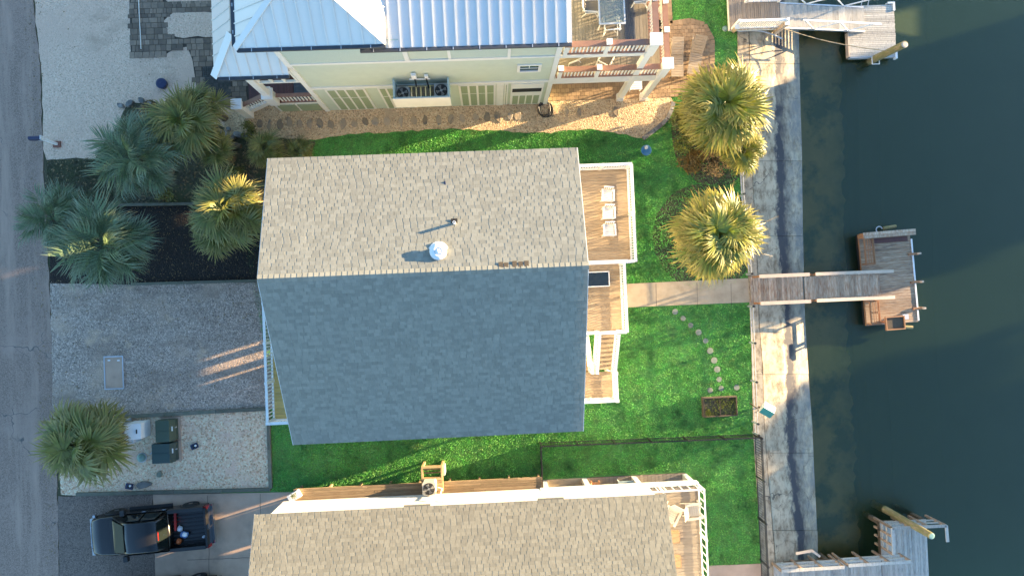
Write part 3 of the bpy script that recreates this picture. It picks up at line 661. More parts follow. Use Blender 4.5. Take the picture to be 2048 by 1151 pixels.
def railing(parent, a, b, h=1.0, cap=WHITE, mat=WHITE, capw=.13, sp=.115, posts=None, bal=.04, foot=.10, postw=.12, postcap=None, lowcap=None, postover=.06):
    """cap, foot rail, single balusters and posts from a to b (deck level, may slope)"""
    a, b = Vector(a), Vector(b); d = b-a; L = Vector((d.x,d.y,0)).length; ang = math.atan2(d.y, d.x); up = Vector((0,0,1))
    r_ = MB().bar(a+up*(h-.02), b+up*(h-.02), capw, .04).build('railing', cap, parent)
    MB().bar(a+up*(h-.065), b+up*(h-.065), .05, .045).bar(a+up*foot, b+up*foot, capw*.7, .05).build('bottom_rail', lowcap or mat, r_)
    n = max(1, int(L/sp)); ub = unit_box(mat, 'baluster')
    for k in range(n):
        c = a+d*((k+.5)/n); piece('baluster', ub, r_, TRS(c+up*(foot+.026), (bal, bal, h-foot-.115), ang))
    for t in (posts if posts is not None else np.linspace(0,1,max(2,round(L/1.9)+1))):
        c = a+d*float(t); piece('post', unit_box(mat, 'post'), r_, TRS(c, (postw, postw, h+postover), ang))
        if postcap: piece('post_cap', unit_box(postcap,'post_cap'), r_, TRS(c+up*(h+postover), (postw*1.35, postw*1.35, .05), ang))
    return r_
def shingle_roof(parent, rf, e0, e1, up_end, mat, course=.143, tab=(.205,.24), pitch_w=.265, name='shingle', singles=300, chosen=None):
    """courses of laminated shingles on one slope; e0-e1 is the eave, up_end the ridge point above e0"""
    e0, e1, t0 = Vector(e0), Vector(e1), Vector(up_end)
    u = (e1-e0); L = u.length; u.normalize(); v = t0-e0; S = v.length; v.normalize(); nrm = u.cross(v)
    if nrm.z < 0: nrm = -nrm
    B = Matrix((u, v, nrm)).transposed(); out = []
    n = int(S/course); cs = S/n; m_ = MB()
    def wedge(x0, x1, y0, y1, hb, ht):
        q = [(x0,y0,0),(x1,y0,0),(x1,y1,0),(x0,y1,0),(x0,y0,hb),(x1,y0,hb),(x1,y1,ht),(x0,y1,ht)]
        return [tuple(e0+B@Vector(p)) for p in q]
    FS = [(4,5,6,7),(0,1,5,4),(1,2,6,5),(2,3,7,6),(3,0,4,7)]
    if u.cross(v).z < 0: FS = [f[::-1] for f in FS]
    for k in range(n):
        y0, y1 = k*cs, (k+1)*cs+.03; y1 = min(y1, S)
        x = rr.uniform(-.25, 0)
        while x < L:                                          # the thin lower layer, in strips about a tab wide
            w = rr.uniform(.20,.34); a, b = max(0,x), min(L,x+w)
            if b-a > .02: m_.cur = rr.random(); m_.add(wedge(a, b, y0, y1, .014, .004), FS)
            x += w
        x = -.3+rr.uniform(0,.27)
        while x < L:                                          # the thick tabs on top
            w = rr.uniform(*tab); a, b = max(0,x), min(L,x+w)
            if b-a > .05: out.append((a, b, y0-.004, y1-.02, e0+B@Vector(((a+b)/2,(y0+y1)/2,0))))
            x += pitch_w*rr.choice((1,1,1,.8,1.15))
    out.sort(key=lambda t: (t[4]-Vector((0,0,CAMH))).length)
    um = None
    me = MB().add([(0,0,.010),(1,0,.010),(1,1,.004),(0,1,.004),(0,0,.020),(1,0,.020),(1,1,.009),(0,1,.009)], FS).mesh(name, mat)
    for a, b, y0, y1, c in out[:singles]:
        M = Matrix.Translation(e0) @ B.to_4x4() @ Matrix.Translation((a,y0,0)) @ Matrix.Diagonal((b-a,y1-y0,1,1))
        piece(name, me, rf, M)
    for a, b, y0, y1, c in out[singles:]:
        m_.cur = rr.random(); m_.add(wedge(a, b, y0, y1, .020, .009), FS)
    m_.build(name+'_field', mat, rf, kind='stuff')
def ridge_caps(rf, a, b, s1, s2, mat, w=.15, step=.20):
    """folded caps along the ridge, each a shingle"""
    a, b = Vector(a), Vector(b); n = int((b-a).length/step)
    q = MB().add([(0,-w,-w*s2+.03),(0,0,.045),(0,w,-w*s1+.03),(1.25,-w,-w*s2+.018),(1.25,0,.033),(1.25,w,-w*s1+.018)], [(0,3,4,1),(1,4,5,2),(0,1,2)]).mesh('ridge_shingle', mat)
    for k in range(n): piece('ridge_shingle', q, rf, Matrix.Translation(a+(b-a)*(k/n)) @ Matrix.Diagonal((step,1,1,1)))
def window(parent, c, w, h, axis, frame=WHITE, mull=True, name='window'):
    """axis 'y+' / 'y-' / 'x+' / 'x-': the way it faces"""
    c = Vector(c); fr = MB(); pn = MB(); s = 1 if axis[1] == '+' else -1; ax = axis[0]
    def bx(m_, u0, u1, z0, z1, d0, d1):
        d0, d1 = sorted((d0*s, d1*s))
        if ax == 'y': m_.box(c.x+u0, c.y+d0, c.z+z0, c.x+u1, c.y+d1, c.z+z1)
        else: m_.box(c.x+d0, c.y+u0, c.z+z0, c.x+d1, c.y+u1, c.z+z1)
    bx(fr,-w/2-.12,-w/2,-h/2-.12,h/2+.12,0,.05); bx(fr,w/2,w/2+.12,-h/2-.12,h/2+.12,0,.05); bx(fr,-w/2,w/2,h/2,h/2+.12,0,.05); bx(fr,-w/2,w/2,-h/2-.12,-h/2,0,.07)
    if mull:
        bx(fr,-w/2,w/2,-.02,.02,0,.04); bx(fr,-.015,.015,.02,h/2,0,.035)
    bx(pn,-w/2,w/2,-h/2,h/2,.002,.018)
    f = fr.build(name, frame, parent); pn.build('pane', GLASS, f); return f

# ================================================================== MAIN HOUSE (tan shingle gable, stilts, decks)
W0, W1, RS, RN = -8.42, 3.53, -5.56, 5.78
ZN, ZR, ZS, QR = 7.5, 9.13, 5.54, 1.12
H = thing('beach_house', 'stilted beach house with large tan shingle gable roof, one slope in shade', 'house', (-2.4,.2,0))
sN, sS = (ZR-ZN)/(RN-QR), (ZR-ZS)/(QR-RS)
def zroof(q): return ZR-(q-QR)*sN if q > QR else ZR-(QR-q)*sS
wx0, wx1, wy0, wy1 = -8.0, 3.1, -5.1, 5.35
m = MB()
def gable_wall(x0, x1): m.prism([(wx0,0)],0,0) if False else None
# walls as a closed gabled body
poly = [(wy0,2.75),(wy1,2.75),(wy1,zroof(wy1)-.14),(QR,ZR-.14),(wy0,zroof(wy0)-.14)]
m = MB(); n_ = len(poly)
m.add([(wx0,y,z) for y,z in poly]+[(wx1,y,z) for y,z in poly], [tuple(range(n_))[::-1], tuple(range(n_,2*n_))]+[(i,(i+1)%n_,n_+(i+1)%n_,n_+i) for i in range(n_)])
m.build('wall', CREAM, H)
for y, z in ((-3.2,4.4),(.2,4.4),(3.6,4.6)): window(H, (wx1,y,z), 1.2, 1.3, 'x+'); window(H, (wx0,y,z), 1.1, 1.3, 'x-')
for x in (-6,-2,1.2): window(H, (x,wy1,5.2), .9, 1.2, 'y+'); window(H, (x,wy0,4.0), .9, 1.1, 'y-')
# roof deck with fascia
rf = MB()
rf.slab([(W0,RN,ZN),(W1,RN,ZN),(W1,QR,ZR),(W0,QR,ZR)], .10); rf.slab([(W0,RS,ZS),(W1,RS,ZS),(W1,QR,ZR),(W0,QR,ZR)], .10)
rf = rf.build('roof', SHINGLE, H)
shingle_roof(H, rf, (W0-.02,RN+.03,ZN-.008), (W1+.02,RN+.03,ZN-.008), (W0-.02,QR,ZR+.002), SHINGLE, singles=150)
shingle_roof(H, rf, (W0-.02,RS-.03,ZS-.012), (W1+.02,RS-.03,ZS-.012), (W0-.02,QR,ZR+.002), SHINGLE, singles=150)
ridge_caps(rf, (W0-.02,QR,ZR), (W1,QR,ZR), sN, sS, SHINGLE)
for a_, b_ in (((W0-.03,RN+.01,ZN-.11),(W0-.03,QR,ZR-.11)),((W0-.03,RS-.01,ZS-.11),(W0-.03,QR,ZR-.11)),((W1+.03,RN+.01,ZN-.11),(W1+.03,QR,ZR-.11)),((W1+.03,RS-.01,ZS-.11),(W1+.03,QR,ZR-.11))): MB().bar(a_,b_,.03,.18).build('fascia', WHITE, H)
# missing ridge caps at the right end show dark felt
m = MB()
for x, y in ((.36,.16),(.55,.13),(.86,.18),(1.08,.15),(1.30,.17)): m.bar((x,QR+.02,ZR+.018+.0*x),(x,QR+y+.10,ZR+.014-(y+.10)*sN+.03),.16,.012)
m.build('felt_patch', OLDWOOD, rf)
# stilts, unseen ground rooms shaped to let the low sun streak through, joists
for x in np.linspace(wx0+.15, wx1-.15, 5):
    for y in (-4.95,-2.5,-.2,2.4,5.2): piece('stilt', unit_box(TRUNK,'stilt'), H, TRS((x,y,0),(.28,.28,2.5)))
MB().box(wx0,wy0,2.5,wx1,wy1,2.745).build('floor_beam', WHITE, H)
MB().box(-7.9,2.6,.02,3.06,5.30,2.5).box(1.2,-5.0,.02,3.06,-.3,2.5).build('ground_room', CREAM, H)
MB().box(2.98,-.28,2.25,3.08,2.58,2.5).build('sun_gap_header', CREAM, H)  # unseen header, added to set how high the sun enters under the house
# east decks
dk = planks(H, 3.1, 6.42, 1.46, 5.80, 3.0, DECKW, frame_mat=WHITE)
railing(H, (3.9,5.78,3), (6.36,5.78,3), posts=(0,.5,1)); railing(H, (6.40,5.76,3), (6.40,1.50,3), posts=(.5,1)); railing(H, (6.34,1.47,3),(6.02,1.47,3), posts=())
planks(H, 3.1, 5.92, -1.66, 1.44, 3.0, DECKW, frame_mat=WHITE)
railing(H, (5.88,1.40,3), (5.88,-1.60,3), posts=(0,.5,1)); railing(H, (5.62,-1.63,3),(5.86,-1.63,3), posts=(0,))
railing(H, (3.9,-1.63,3),(4.62,-1.63,3), posts=(0,1)); MB().bar((4.6,-1.64,4.0),(5.86,-1.64,4.0),.14,.05).build('gate_rail', WHITE, H)
MB().bar((3.55,1.47,4.0),(6.05,1.47,4.0),.17,.05).build('divider_rail', WHITE, H)
for x, y in ((6.3,5.6),(6.3,3.6),(6.3,1.6),(5.8,-.1),(5.8,-1.5)): piece('stilt', unit_box(WHITE,'deck_post'), H, TRS((x,y,0),(.15,.15,2.78)))
# stairs: first flight south to the landing, second flight back north beside the wall
LZ = 1.5
st = MB().bar((4.68,-1.7,2.72),(4.68,-3.58,1.35),.05,.26).bar((5.56,-1.7,2.72),(5.56,-3.58,1.35),.05,.26).build('stair', WHITE, H)
for k in range(8):
    y = -1.80-k*.225; z = 3.0-(k+1)*(1.5/9); piece('tread', unit_box(DECKW,'tread'), st, TRS((5.12,y,z-.03),(.86,.25,.03)))
planks(H, 3.35, 5.62, -4.92, -3.62, LZ, DECKW, frame_mat=WHITE, name='landing')
railing(H, (5.58,-3.62,LZ),(5.58,-4.88,LZ), posts=(0,1), postw=.15); railing(H, (5.54,-4.88,LZ),(3.4,-4.88,LZ), posts=(.5,1))
railing(H, (5.54,-1.75,2.9),(5.54,-3.50,1.56), posts=(1,)); railing(H, (4.68,-1.75,2.9),(4.70,-3.55,1.56), posts=(1,), sp=.14)
railing(H, (4.48,-1.75,.25),(4.50,-3.55,1.45), posts=(1,), sp=.14)
st = MB().bar((3.6,-3.58,1.35),(3.6,-1.4,.0),.05,.24).bar((4.45,-3.58,1.35),(4.45,-1.4,.0),.05,.24).build('stair', WHITE, H)
for k in range(8):
    y = -3.50+k*.24; z = 1.5-(k+1)*(1.5/9); piece('tread', unit_box(DECKW,'tread'), st, TRS((4.02,y,z-.03),(.83,.26,.03)))
for x, y in ((5.5,-4.8),(5.5,-3.7),(3.5,-4.8)): piece('stilt', unit_box(WHITE,'deck_post'), H, TRS((x,y,0),(.12,.12,LZ-.23)))
# west porch under the gable
planks(H, -10.0, wx0, -4.98, 2.0, 3.0, PORCHW, along='x', frame_mat=WHITE, name='porch_deck')
railing(H, (-9.97,2.0,3),(-9.97,-4.93,3), sp=.16, capw=.11, posts=(0,.25,.5,.75,1)); railing(H, (-9.93,-4.94,3),(-8.05,-4.94,3), sp=.13, posts=(1,))
for y in (-4.8,-2.5,0,1.9): piece('stilt', unit_box(WHITE,'deck_post'), H, TRS((-9.85,y,0),(.15,.15,2.78)))
# roof fittings are parts of the house
def roof_pt(px, py, lift=0.0):
    lo, hi = 4.0, 9.3
    for _ in range(40):
        z = (lo+hi)/2; p = P(px, py, z)
        if p.z > zroof(p.y): hi = z
        else: lo = z
    return p+Vector((0,0,lift))
p = roof_pt(877,503)
v_ = MB().lathe((p.x,p.y,p.z-.05), [(.20,0),(.20,.14),(.30,.16),(.32,.21),(.30,.25),(.16,.29),(.14,.285),(.12,.26),(.10,.26),(.09,.31),(.03,.325)], 28).build('roof_vent', WHITE, H, smooth=True)
MB().lathe((p.x,p.y,p.z-.03), [(.38,-.09),(.38,.0),(.22,.04)], 24).build('flashing', WHITE, v_)
p = roof_pt(909,446)
MB().lathe((p.x,p.y,p.z-.05), [(.055,0),(.055,.36),(.035,.36),(.035,.2)], 14).build('vent_pipe', WHITE, H)
MB().cbox((p.x-.01,p.y+.04,p.z-.02),(.24,.26,.035)).build('pipe_flashing', DARK, H)
p = roof_pt(890,366); MB().cbox((p.x,p.y,p.z),(.05,.13,.035), .1).build('roof_tab', NAVY, H)

# ================================================================== UPPER HOUSE (sage green, metal roof, stacked decks)
U = thing('green_house', 'tall pale green house with white standing-seam metal roof along the top edge', 'house', (-2.4,14,0))
US = 9.75; UW, UE = -7.85, 3.1
MB().box(UW,US,0,UE,20,8.7).box(-7.85,US+.001,8.7,-3.9,20,9.0).build('wall', SAGE, U)
MB().box(-5.0,US-.03,6.62,-3.98+.9,US-.002,8.9).box(UW+.12,US-.03,6.74,-5.0,US-.002,8.9).build('shake_panel', SAGE2, U)
MB().box(-1.25,US-.03,6.80,1.0,US-.002,8.6).build('shake_panel', SAGE2, U)
t_ = MB()
t_.box(UW-.03,US-.06,0,UW+.18,US-.004,9.0).box(UE-.18,US-.06,0,UE+.03,US-.004,8.7)            # corner boards
t_.box(UW+.18,US-.055,6.55,-1.37,US-.004,6.74).box(-1.37,US-.055,6.55,1.12,US-.004,6.80).box(1.12,US-.055,6.62,UE-.18,US-.004,6.74)
t_.box(UW+.18,US-.055,3.45,UE-.18,US-.004,3.68)
t_.box(-3.1,US-.05,6.74,-2.92,US-.004,8.7).box(-1.37,US-.05,6.80,-1.25,US-.004,8.7).box(1.0,US-.05,6.80,1.12,US-.004,8.7)
t_.box(UW+.18,US-.05,8.78,-4.0,US-.004,9.0)
t_.build('trim_board', CREAM, U)
window(U, (1.95,US-.004,5.35), .78, .62, 'y-', CREAM)
vn = MB().box(-.36,US-.09,7.92,.22,US-.03,8.5).build('gable_light', CREAM, U); MB().lathe((-.07,US-.14,8.1),[(.10,0),(.13,.16),(.04,.24)],12).build('lamp_shade', GREYBOX, vn)
# garage panels: cream frames with sage louvres
def louvre(x0, x1, z0=.12, z1=3.35, cols=4, split=.62):
    d = MB().box(x0,US-.045,z0,x1,US-.003,z1).build('panelled_door', CREAM, U)
    w = (x1-x0-.1)/cols
    for k in range(cols):
        a, b = x0+.1+k*w, x0+(k+1)*w
        for za, zb in ((z0+.10, z0+(z1-z0)*split-.05),(z0+(z1-z0)*split+.05, z1-.10)):
            piece('louvre_panel', unit_box(SAGEP,'louvre_panel'), d, TRS(((a+b)/2,US-.052,za),(b-a,.012,zb-za)))
louvre(-7.15,-5.35); louvre(-4.80,-3.35); louvre(-1.15,.55); louvre(.95,1.12,cols=1)
d = MB().box(1.25,US-.05,.1,2.75,US-.003,3.3).build('panelled_door', CREAM, U)
for k in range(4): piece('louvre_panel', unit_box(SAGEP,'louvre_panel'), d, TRS((1.50+k*.335,US-.056,.2),(.27,.012,1.35)))
MB().box(1.32,US-.058,2.15,2.68,US-.051,2.65).build('transom', DARK, d)
MB().box(.58,US-.05,.05,.92,US-.003,3.4).build('door', CREAM, U)
# air-conditioning balcony
ax0, ax1, ay0 = -3.92, -1.50, 8.83
b_ = MB().box(ax0,ay0,3.45,ax1,ay0+.07,4.60).box(ax0,ay0+.07,3.45,ax0+.07,US-.06,4.60).box(ax1-.07,ay0+.07,3.45,ax1,US-.06,4.60).build('equipment_balcony', SAGEB, U)
MB().box(ax0-.03,ay0-.035,3.40,ax1+.03,ay0-.003,4.66).build('balcony_front', CREAM, b_)
for k in range(11):
    x = ax0+.17+k*.208; piece('slat', unit_box(DECKW,'slat'), b_, TRS((x,(ay0+US)/2,3.50),(.165,US-ay0-.18,.04)))
MB().tube([(-2.95,US-.02,4.9),(-2.95,US-.14,4.9),(-2.95,US-.14,4.3),(-2.95,US-.3,4.2)],.035,8).tube([(-2.45,US-.02,4.85),(-2.45,US-.14,4.85),(-2.45,US-.15,4.3),(-2.4,US-.35,4.1)],.035,8).build('pipe', BLACKM, b_)
MB().box(-3.05,US-.18,4.85,-2.85,US-.06,5.3).box(-2.50,US-.16,4.75,-2.36,US-.06,5.1).box(-3.2,US-.12,4.55,-2.3,US-.07,4.62).build('disconnect_box', WHITE, b_)
# metal roofs: standing-seam panels, each a piece with its seam
def clip_poly(poly, ax, lo, hi):
    for val, sgn in ((lo,1),(hi,-1)):
        out = []
        for i in range(len(poly)):
            a, b = poly[i], poly[(i+1)%len(poly)]; da, db = sgn*(a[ax]-val), sgn*(b[ax]-val)
            if da >= 0: out.append(a)
            if (da > 0 > db) or (da < 0 < db): out.append(tuple(np.array(a)+(np.array(b)-np.array(a))*(da/(da-db))))
        poly = out
        if len(poly) < 3: return []
    return poly
def metal_face(parent, poly, ax, sp, seam=.05, off=0.0):
    """panels run at right angles to axis ax (0: seams at constant x)"""
    lo, hi = min(p[ax] for p in poly), max(p[ax] for p in poly); x = lo-off
    while x < hi-.01:
        q = clip_poly([tuple(p) for p in poly], ax, x+.002, x+sp-.002)
        if len(q) >= 3:
            m_ = MB(); m_.cur = rr.random(); pn = m_.slab(q, .03).build('roof_panel', METAL, parent)
            e = [p for p in q if abs(p[ax]-(x+sp-.002)) < .004]
            if len(e) >= 2:
                a, b = Vector(e[0]), Vector(max(e, key=lambda t: (Vector(t)-Vector(e[0])).length))
                if (a-b).length > .15: s_ = Vector((0,0,seam*.5)); MB().bar(a+s_, b+s_, .035, seam).build('seam', METAL, pn)
        x += sp
zA = 10.9; ap = Vector((-6.24,11.67,zA)); hw, he, hs, hn = -8.95, -3.52, 9.50, 13.6; zE = 9.10
rid = Vector((-6.24,13.6,zA))
rf = MB().slab([(hw,hs,zE-.05),(he,hs,zE-.05),tuple(ap-Vector((0,0,.05)))],.03).slab([(he,hs,zE-.05),(he,hn,zE-.05),tuple(rid-Vector((0,0,.05))),tuple(ap-Vector((0,0,.05)))],.03).slab([(hw,hs,zE-.05),(hw,hn,zE-.05),tuple(rid-Vector((0,0,.05))),tuple(ap-Vector((0,0,.05)))],.03).build('hip_roof', METAL, U)
metal_face(rf, [(hw,hs,zE),(he,hs,zE),tuple(ap)], 0, .43, off=.1)
metal_face(rf, [(he,hs,zE),(he,hn,zE),tuple(rid),tuple(ap)], 1, .45)
metal_face(rf, [(hw,hs,zE),(hw,hn,zE),tuple(rid),tuple(ap)], 1, .45)
up = Vector((0,0,.035))
MB().bar(Vector((hw,hs,zE))+up, ap+up, .22, .03).bar(Vector((he,hs,zE))+up, ap+up, .10, .03).bar(ap+up, rid+up, .2, .03).build('hip_cap', METAL, rf)
s2, z2, q2 = .20, 8.82, 9.45
def z2r(q): return z2+s2*(q-q2)
rf2 = MB().slab([(-4.5,q2,z2-.05),(3.36,q2,z2-.05),(3.36,16,z2r(16)-.05),(-4.5,16,z2r(16)-.05)],.05).build('shed_roof', METAL, U)
metal_face(rf2, [(-4.5,q2,z2),(3.34,q2,z2),(3.34,16,z2r(16)),(-4.5,16,z2r(16))], 0, .412, off=.15)
sk = [(-10.85,9.43,6.3),(UW,9.43,6.3),(UW,10.7,7.5),(-9.7,10.7,7.5)]
rf3 = MB().slab([tuple(Vector(p)-Vector((0,0,.05))) for p in sk],.03).slab([(-10.85,9.43,6.25),(-9.7,10.7,7.45),(-9.7,14,7.45),(-10.85,14,6.25)],.03).box(-9.72,10.72,6.4,UW,14,7.45).build('skirt_roof', METAL, U)
metal_face(rf3, sk, 0, .42, off=.2); metal_face(rf3, [(-10.85,9.43,6.3),(-9.7,10.7,7.5),(-9.7,14,7.5),(-10.85,14,6.3)], 1, .48, off=.1)
MB().bar(Vector((-10.85,9.43,6.3))+up, Vector((-9.7,10.7,7.5))+up, .30, .03).build('hip_cap', METAL, rf3)
for a, b in (((hw+.05,hs-.07,zE-.03),(he,hs-.07,zE-.03)),((-4.5,q2-.07,z2-.03),(3.34,q2-.07,z2-.03)),((-10.7,9.36,6.27),(UW,9.36,6.27)),((hw-.06,hs+.1,zE-.03),(hw-.06,hn,zE-.03))):
    g_ = MB().bar(a, b, .12, .10).build('gutter', GUTTER, U)
    n_ = int((Vector(b)-Vector(a)).length/.9)
    for k in range(n_):
        c = Vector(a).lerp(Vector(b), (k+.5)/n_); piece('gutter_strap', unit_box(GALV,'gutter_strap'), g_, TRS((c.x,c.y,c.z+.051),(.03,.13,.006)))
# south-west porch
PZ = 1.55
MB().box(-10.1,US+.02,0,UW-.04,13,PZ-.26).build('porch_base', CREAM, U)
for a, b in ((-9.95,-9.1),(-8.98,-8.0)): MB().box(a,US-.02,.12,b,US+.018,PZ-.42).build('porch_panel', SAGEP, U)
planks(U, -10.2, -9.0, US-.02, 13, PZ, REDWOOD, along='y', frame_mat=CREAM, name='porch_floor'); planks(U, -8.99, UW-.03, US-.02, 13, PZ, GREYBOARD, along='x', frame_mat=CREAM, name='porch_floor')
railing(U, (-9.55,US+.02,PZ), (UW-.06,US+.02,PZ), h=1.05, cap=RAILCAP, mat=CREAM, lowcap=RAILCAP, posts=(), capw=.17, sp=.15, bal=.05, foot=.16)
for y in (US+.06, 12.4):
    MB().cbox((-9.88,y,PZ),(.42,.42,1.15)).cbox((-9.88,y,PZ+1.15),(.52,.52,.10)).cbox((-9.88,y,PZ+1.25),(.28,.28,3.45)).cbox((-9.88,y,PZ+4.45),(.5,.5,.14)).build('porch_column', CREAM, U)
sc = MB().box(-9.9,US+.0,4.35,UW-.05,US+.10,4.47).box(-9.7,US+.0,5.75,UW-.05,US+.10,5.87)
for x in (-9.65,-9.1,-8.55,-8.0): sc.box(x-.05,US+.0,4.47,x+.05,US+.10,5.75)
sc.build('screen_frame', CREAM, U)
planks(U, -9.8, UW-.03, US+.14, 13, 4.3, REDWOOD, along='y', frame_mat=CREAM, name='balcony_floor')
# steps down to the west, with a newel at the foot
st = MB().bar((-10.2,US+.16,1.35),(-11.55,US+.16,.1),.06,.30).bar((-10.2,US+1.5,1.35),(-11.55,US+1.5,.1),.06,.30).build('porch_steps', CREAM, U)
for k in range(7): piece('tread', unit_box(REDWOOD,'tread'), st, TRS((-10.32-k*.19,US+.83,1.35-k*.2),(.24,1.3,.03)))
railing(U, (-10.1,US+.10,PZ),(-11.5,US-.02,.45), h=.95, cap=RAILCAP, mat=CREAM, posts=(), capw=.20, sp=.15, bal=.05)
MB().bar((-10.1,US+.10,PZ-.15),(-11.5,US-.02,.30),.07,.28).build('stair_skirt', CREAM, U)
nw = MB().cbox((-11.62,US-.08,0),(.40,.40,1.75)).build('newel', CREAM, U); MB().cbox((-11.62,US-.08,1.75),(.50,.50,.10)).build('post_cap', WHITE, nw)
for y in (US-.2, US+.4): MB().bar((-10.05,y+.4,PZ+1.6),(-9.6,y+.4,PZ+1.6),.1,.1).build('bracket', CREAM, U)
# stacked east decks
planks(U, UE, 8.0, US+.12, 15, 3.75, COMPO, along='y', frame_mat=CREAM, name='lower_deck', maxlen=True)
fa = MB()
for k in range(4): fa.box(UE+.02,US+.0+k*.006,3.02+k*.17,8.04,US+.10,3.18+k*.17)
fa.box(8.045,US+.1,3.02,8.12,15,3.72); fa.build('deck_fascia', CREAM, U)
planks(U, UE, 6.85, US+.12, 15, 6.6, COMPO, along='y', frame_mat=CREAM, name='upper_deck', maxlen=True)
planks(U, 5.80, 6.25, US+.16, 15, 6.622, GREYBOARD, along='y', frame_mat=CREAM, name='deck_border', th=.012)
MB().box(UE+.02,US+.02,6.28,6.88,US+.10,6.56).box(6.885,US+.1,6.28,6.95,15,6.56).build('deck_fascia', CREAM, U)
kw = dict(h=1.05, cap=RAILCAP, mat=CREAM, capw=.24, sp=.145, bal=.05, foot=.14, lowcap=RAILCAP, postw=.17, postcap=WHITE, postover=.12)
railing(U, (UE+.12,US+.08,6.6),(6.55,US+.08,6.6), posts=(.03,.52), **kw); railing(U, (UE+.12,US+.06,3.75),(7.7,US+.06,3.75), posts=(.03,.40), **kw)
railing(U, (6.83,10.15,6.6),(6.83,15,6.6), posts=(.28,.6), **kw); railing(U, (8.0,10.2,3.75),(8.0,15,3.75), posts=(.24,.5), **kw)
def column(x, y, ztop, w=.26):
    c = MB().cbox((x,y,0),(w,w,ztop-1.4)).cbox((x,y,0),(w*1.25,w*1.25,.35)).cbox((x,y,ztop-1.4),(w*1.35,w*1.35,1.38)).build('deck_column', CREAM, U)
    MB().cbox((x,y,ztop-.02),(w*1.85,w*1.85,.09)).build('post_cap', WHITE, c)
column(6.78,US+.12,7.78); column(7.95,US+.10,5.02); column(7.95,13.6,5.02); column(6.78,13.2,7.78)
MB().box(3.35,11.6,.04,7.9,15,3.2).build('ground_room', CREAM, U)
for p_ in ((1313,50),(1316,68)):
    q = P(*p_, 3.9); t = thing('planter_pot', ('black round pot on the lower deck between the railings, the upper of two' if p_[1] == 50 else 'black round pot on the lower deck between the railings, beside the corner column'), 'pot', (q.x,q.y,3.75), 'pots on the green house deck')
    MB().lathe((q.x,q.y,3.75),[(.13,0),(.19,.34),(.17,.34),(.15,.26)],16).build('pot', TERRA, t); MB().lathe((q.x,q.y,4.0),[(.15,0),(.05,.04)],12).build('soil', SOIL, t)

# ================================================================== LOWER HOUSE (brown shingles, white walls)
Lh = thing('white_house', 'white house with brown shingled roof cut off by the bottom edge', 'house', (-1.6,-14,0))
LS = -9.04; LW, LE = -10.2, 6.95; LZ0 = 1.4; Lfloor = 1.7
e_q, e_z, l_s = -8.80, 4.2, .42
rq = -14.2; rz = e_z+l_s*(e_q-rq)
poly = [(LS,LZ0),(LS,e_z+l_s*(e_q-LS)-.12),(rq,rz-.12),(-19.3,e_z-.12+.0),(-19.3,LZ0)]; n_ = len(poly)
MB().add([(LW,y,z) for y,z in poly]+[(LE,y,z) for y,z in poly], [tuple(range(n_)), tuple(range(n_,2*n_))[::-1]]+[(i,n_+i,n_+(i+1)%n_,(i+1)%n_) for i in range(n_)]).build('wall', WHITE, Lh)
sd = MB()
for k in range(14): sd.box(LW-.01,LS+.002,LZ0+.2+k*.18,LE+.01,LS+.018,LZ0+.215+k*.18)
sd.build('siding_line', CREAM, Lh)
rf = MB().slab([(-10.57,e_q,e_z),(7.2,e_q,e_z),(7.2,rq,rz),(-10.57,rq,rz)],.10).slab([(-10.57,rq,rz),(7.2,rq,rz),(7.2,-19.6,e_z),(-10.57,-19.6,e_z)],.10).build('roof', SHINGLE2, Lh)
shingle_roof(Lh, rf, (-10.6,e_q+.03,e_z-.01), (7.23,e_q+.03,e_z-.01), (-10.6,rq,rz+.002), SHINGLE2, singles=300)
for x_ in (7.22,-10.6): MB().bar((x_,e_q,e_z-.12),(x_,rq,rz-.12),.03,.20).build('fascia', WHITE, Lh)
for x in (-4.2,1.6): MB().box(x,e_q+.0,e_z-.10,x+1.15,e_q+.10,e_z-.02).build('gutter_guard', SHINGLE2, Lh)
for x in (LW+.2,-9.1,-8.3,-7.0,-5.9,-4.9,-3.3,-.8,1.6,4.2,LE-.2):
    for y in (LS-.35,-11.6,-13.9,-16.4,-19.0): piece('stilt', unit_box(TRUNK,'stilt'), Lh, TRS((x,y,0),(.22,.22,LZ0)))
# corner deck
planks(Lh, LE+.02, 9.36, -16, -9.22, Lfloor, COMPO, along='x', frame_mat=WHITE, name='corner_deck')
planks(Lh, 5.1, LE+.0, -9.10, -9.02+.0, Lfloor, COMPO, along='x', frame_mat=WHITE, name='ledge') if False else None
MB().box(1.9,-9.10,Lfloor-.40,9.42,-9.02,Lfloor+.02).box(9.37,-16,Lfloor-.40,9.44,-9.105,Lfloor+.02).build('rim_board', WHITE, Lh)
kw = dict(h=1.0, cap=WHITE, mat=WHITE, capw=.06, sp=.36, bal=.032, foot=.08, postw=.08)
railing(Lh, (5.6,-9.10,Lfloor),(9.36,-9.10,Lfloor), posts=(0,.5,1), **kw); railing(Lh, (9.38,-9.15,Lfloor),(9.38,-16,Lfloor), posts=(.33,.66), **kw)
for x, y in ((4.18,-9.12),(6.65,-9.14),(9.2,-9.16),(9.2,-12.5),(2.2,-9.16)): piece('deck_post', unit_box(CREAM,'deck_post'), Lh, TRS((x,y,0),(.24,.24,Lfloor-.42)))
sheet('lower_patio', [(1.9,-9.0),(7.2,-9.0),(7.2,-12.5),(1.9,-12.5)], .03, WALKC, .06)
pt = sheet('patio_boards', [(4.3,-8.98),(9.25,-8.98),(9.25,-12.4),(4.3,-12.4)], .05, SAND, .02)
for k in range(26): piece('plank', unit_box(COMPO,'plank'), pt, TRS((4.40+k*.19,-10.7,.05),(.18,3.4,.03)))
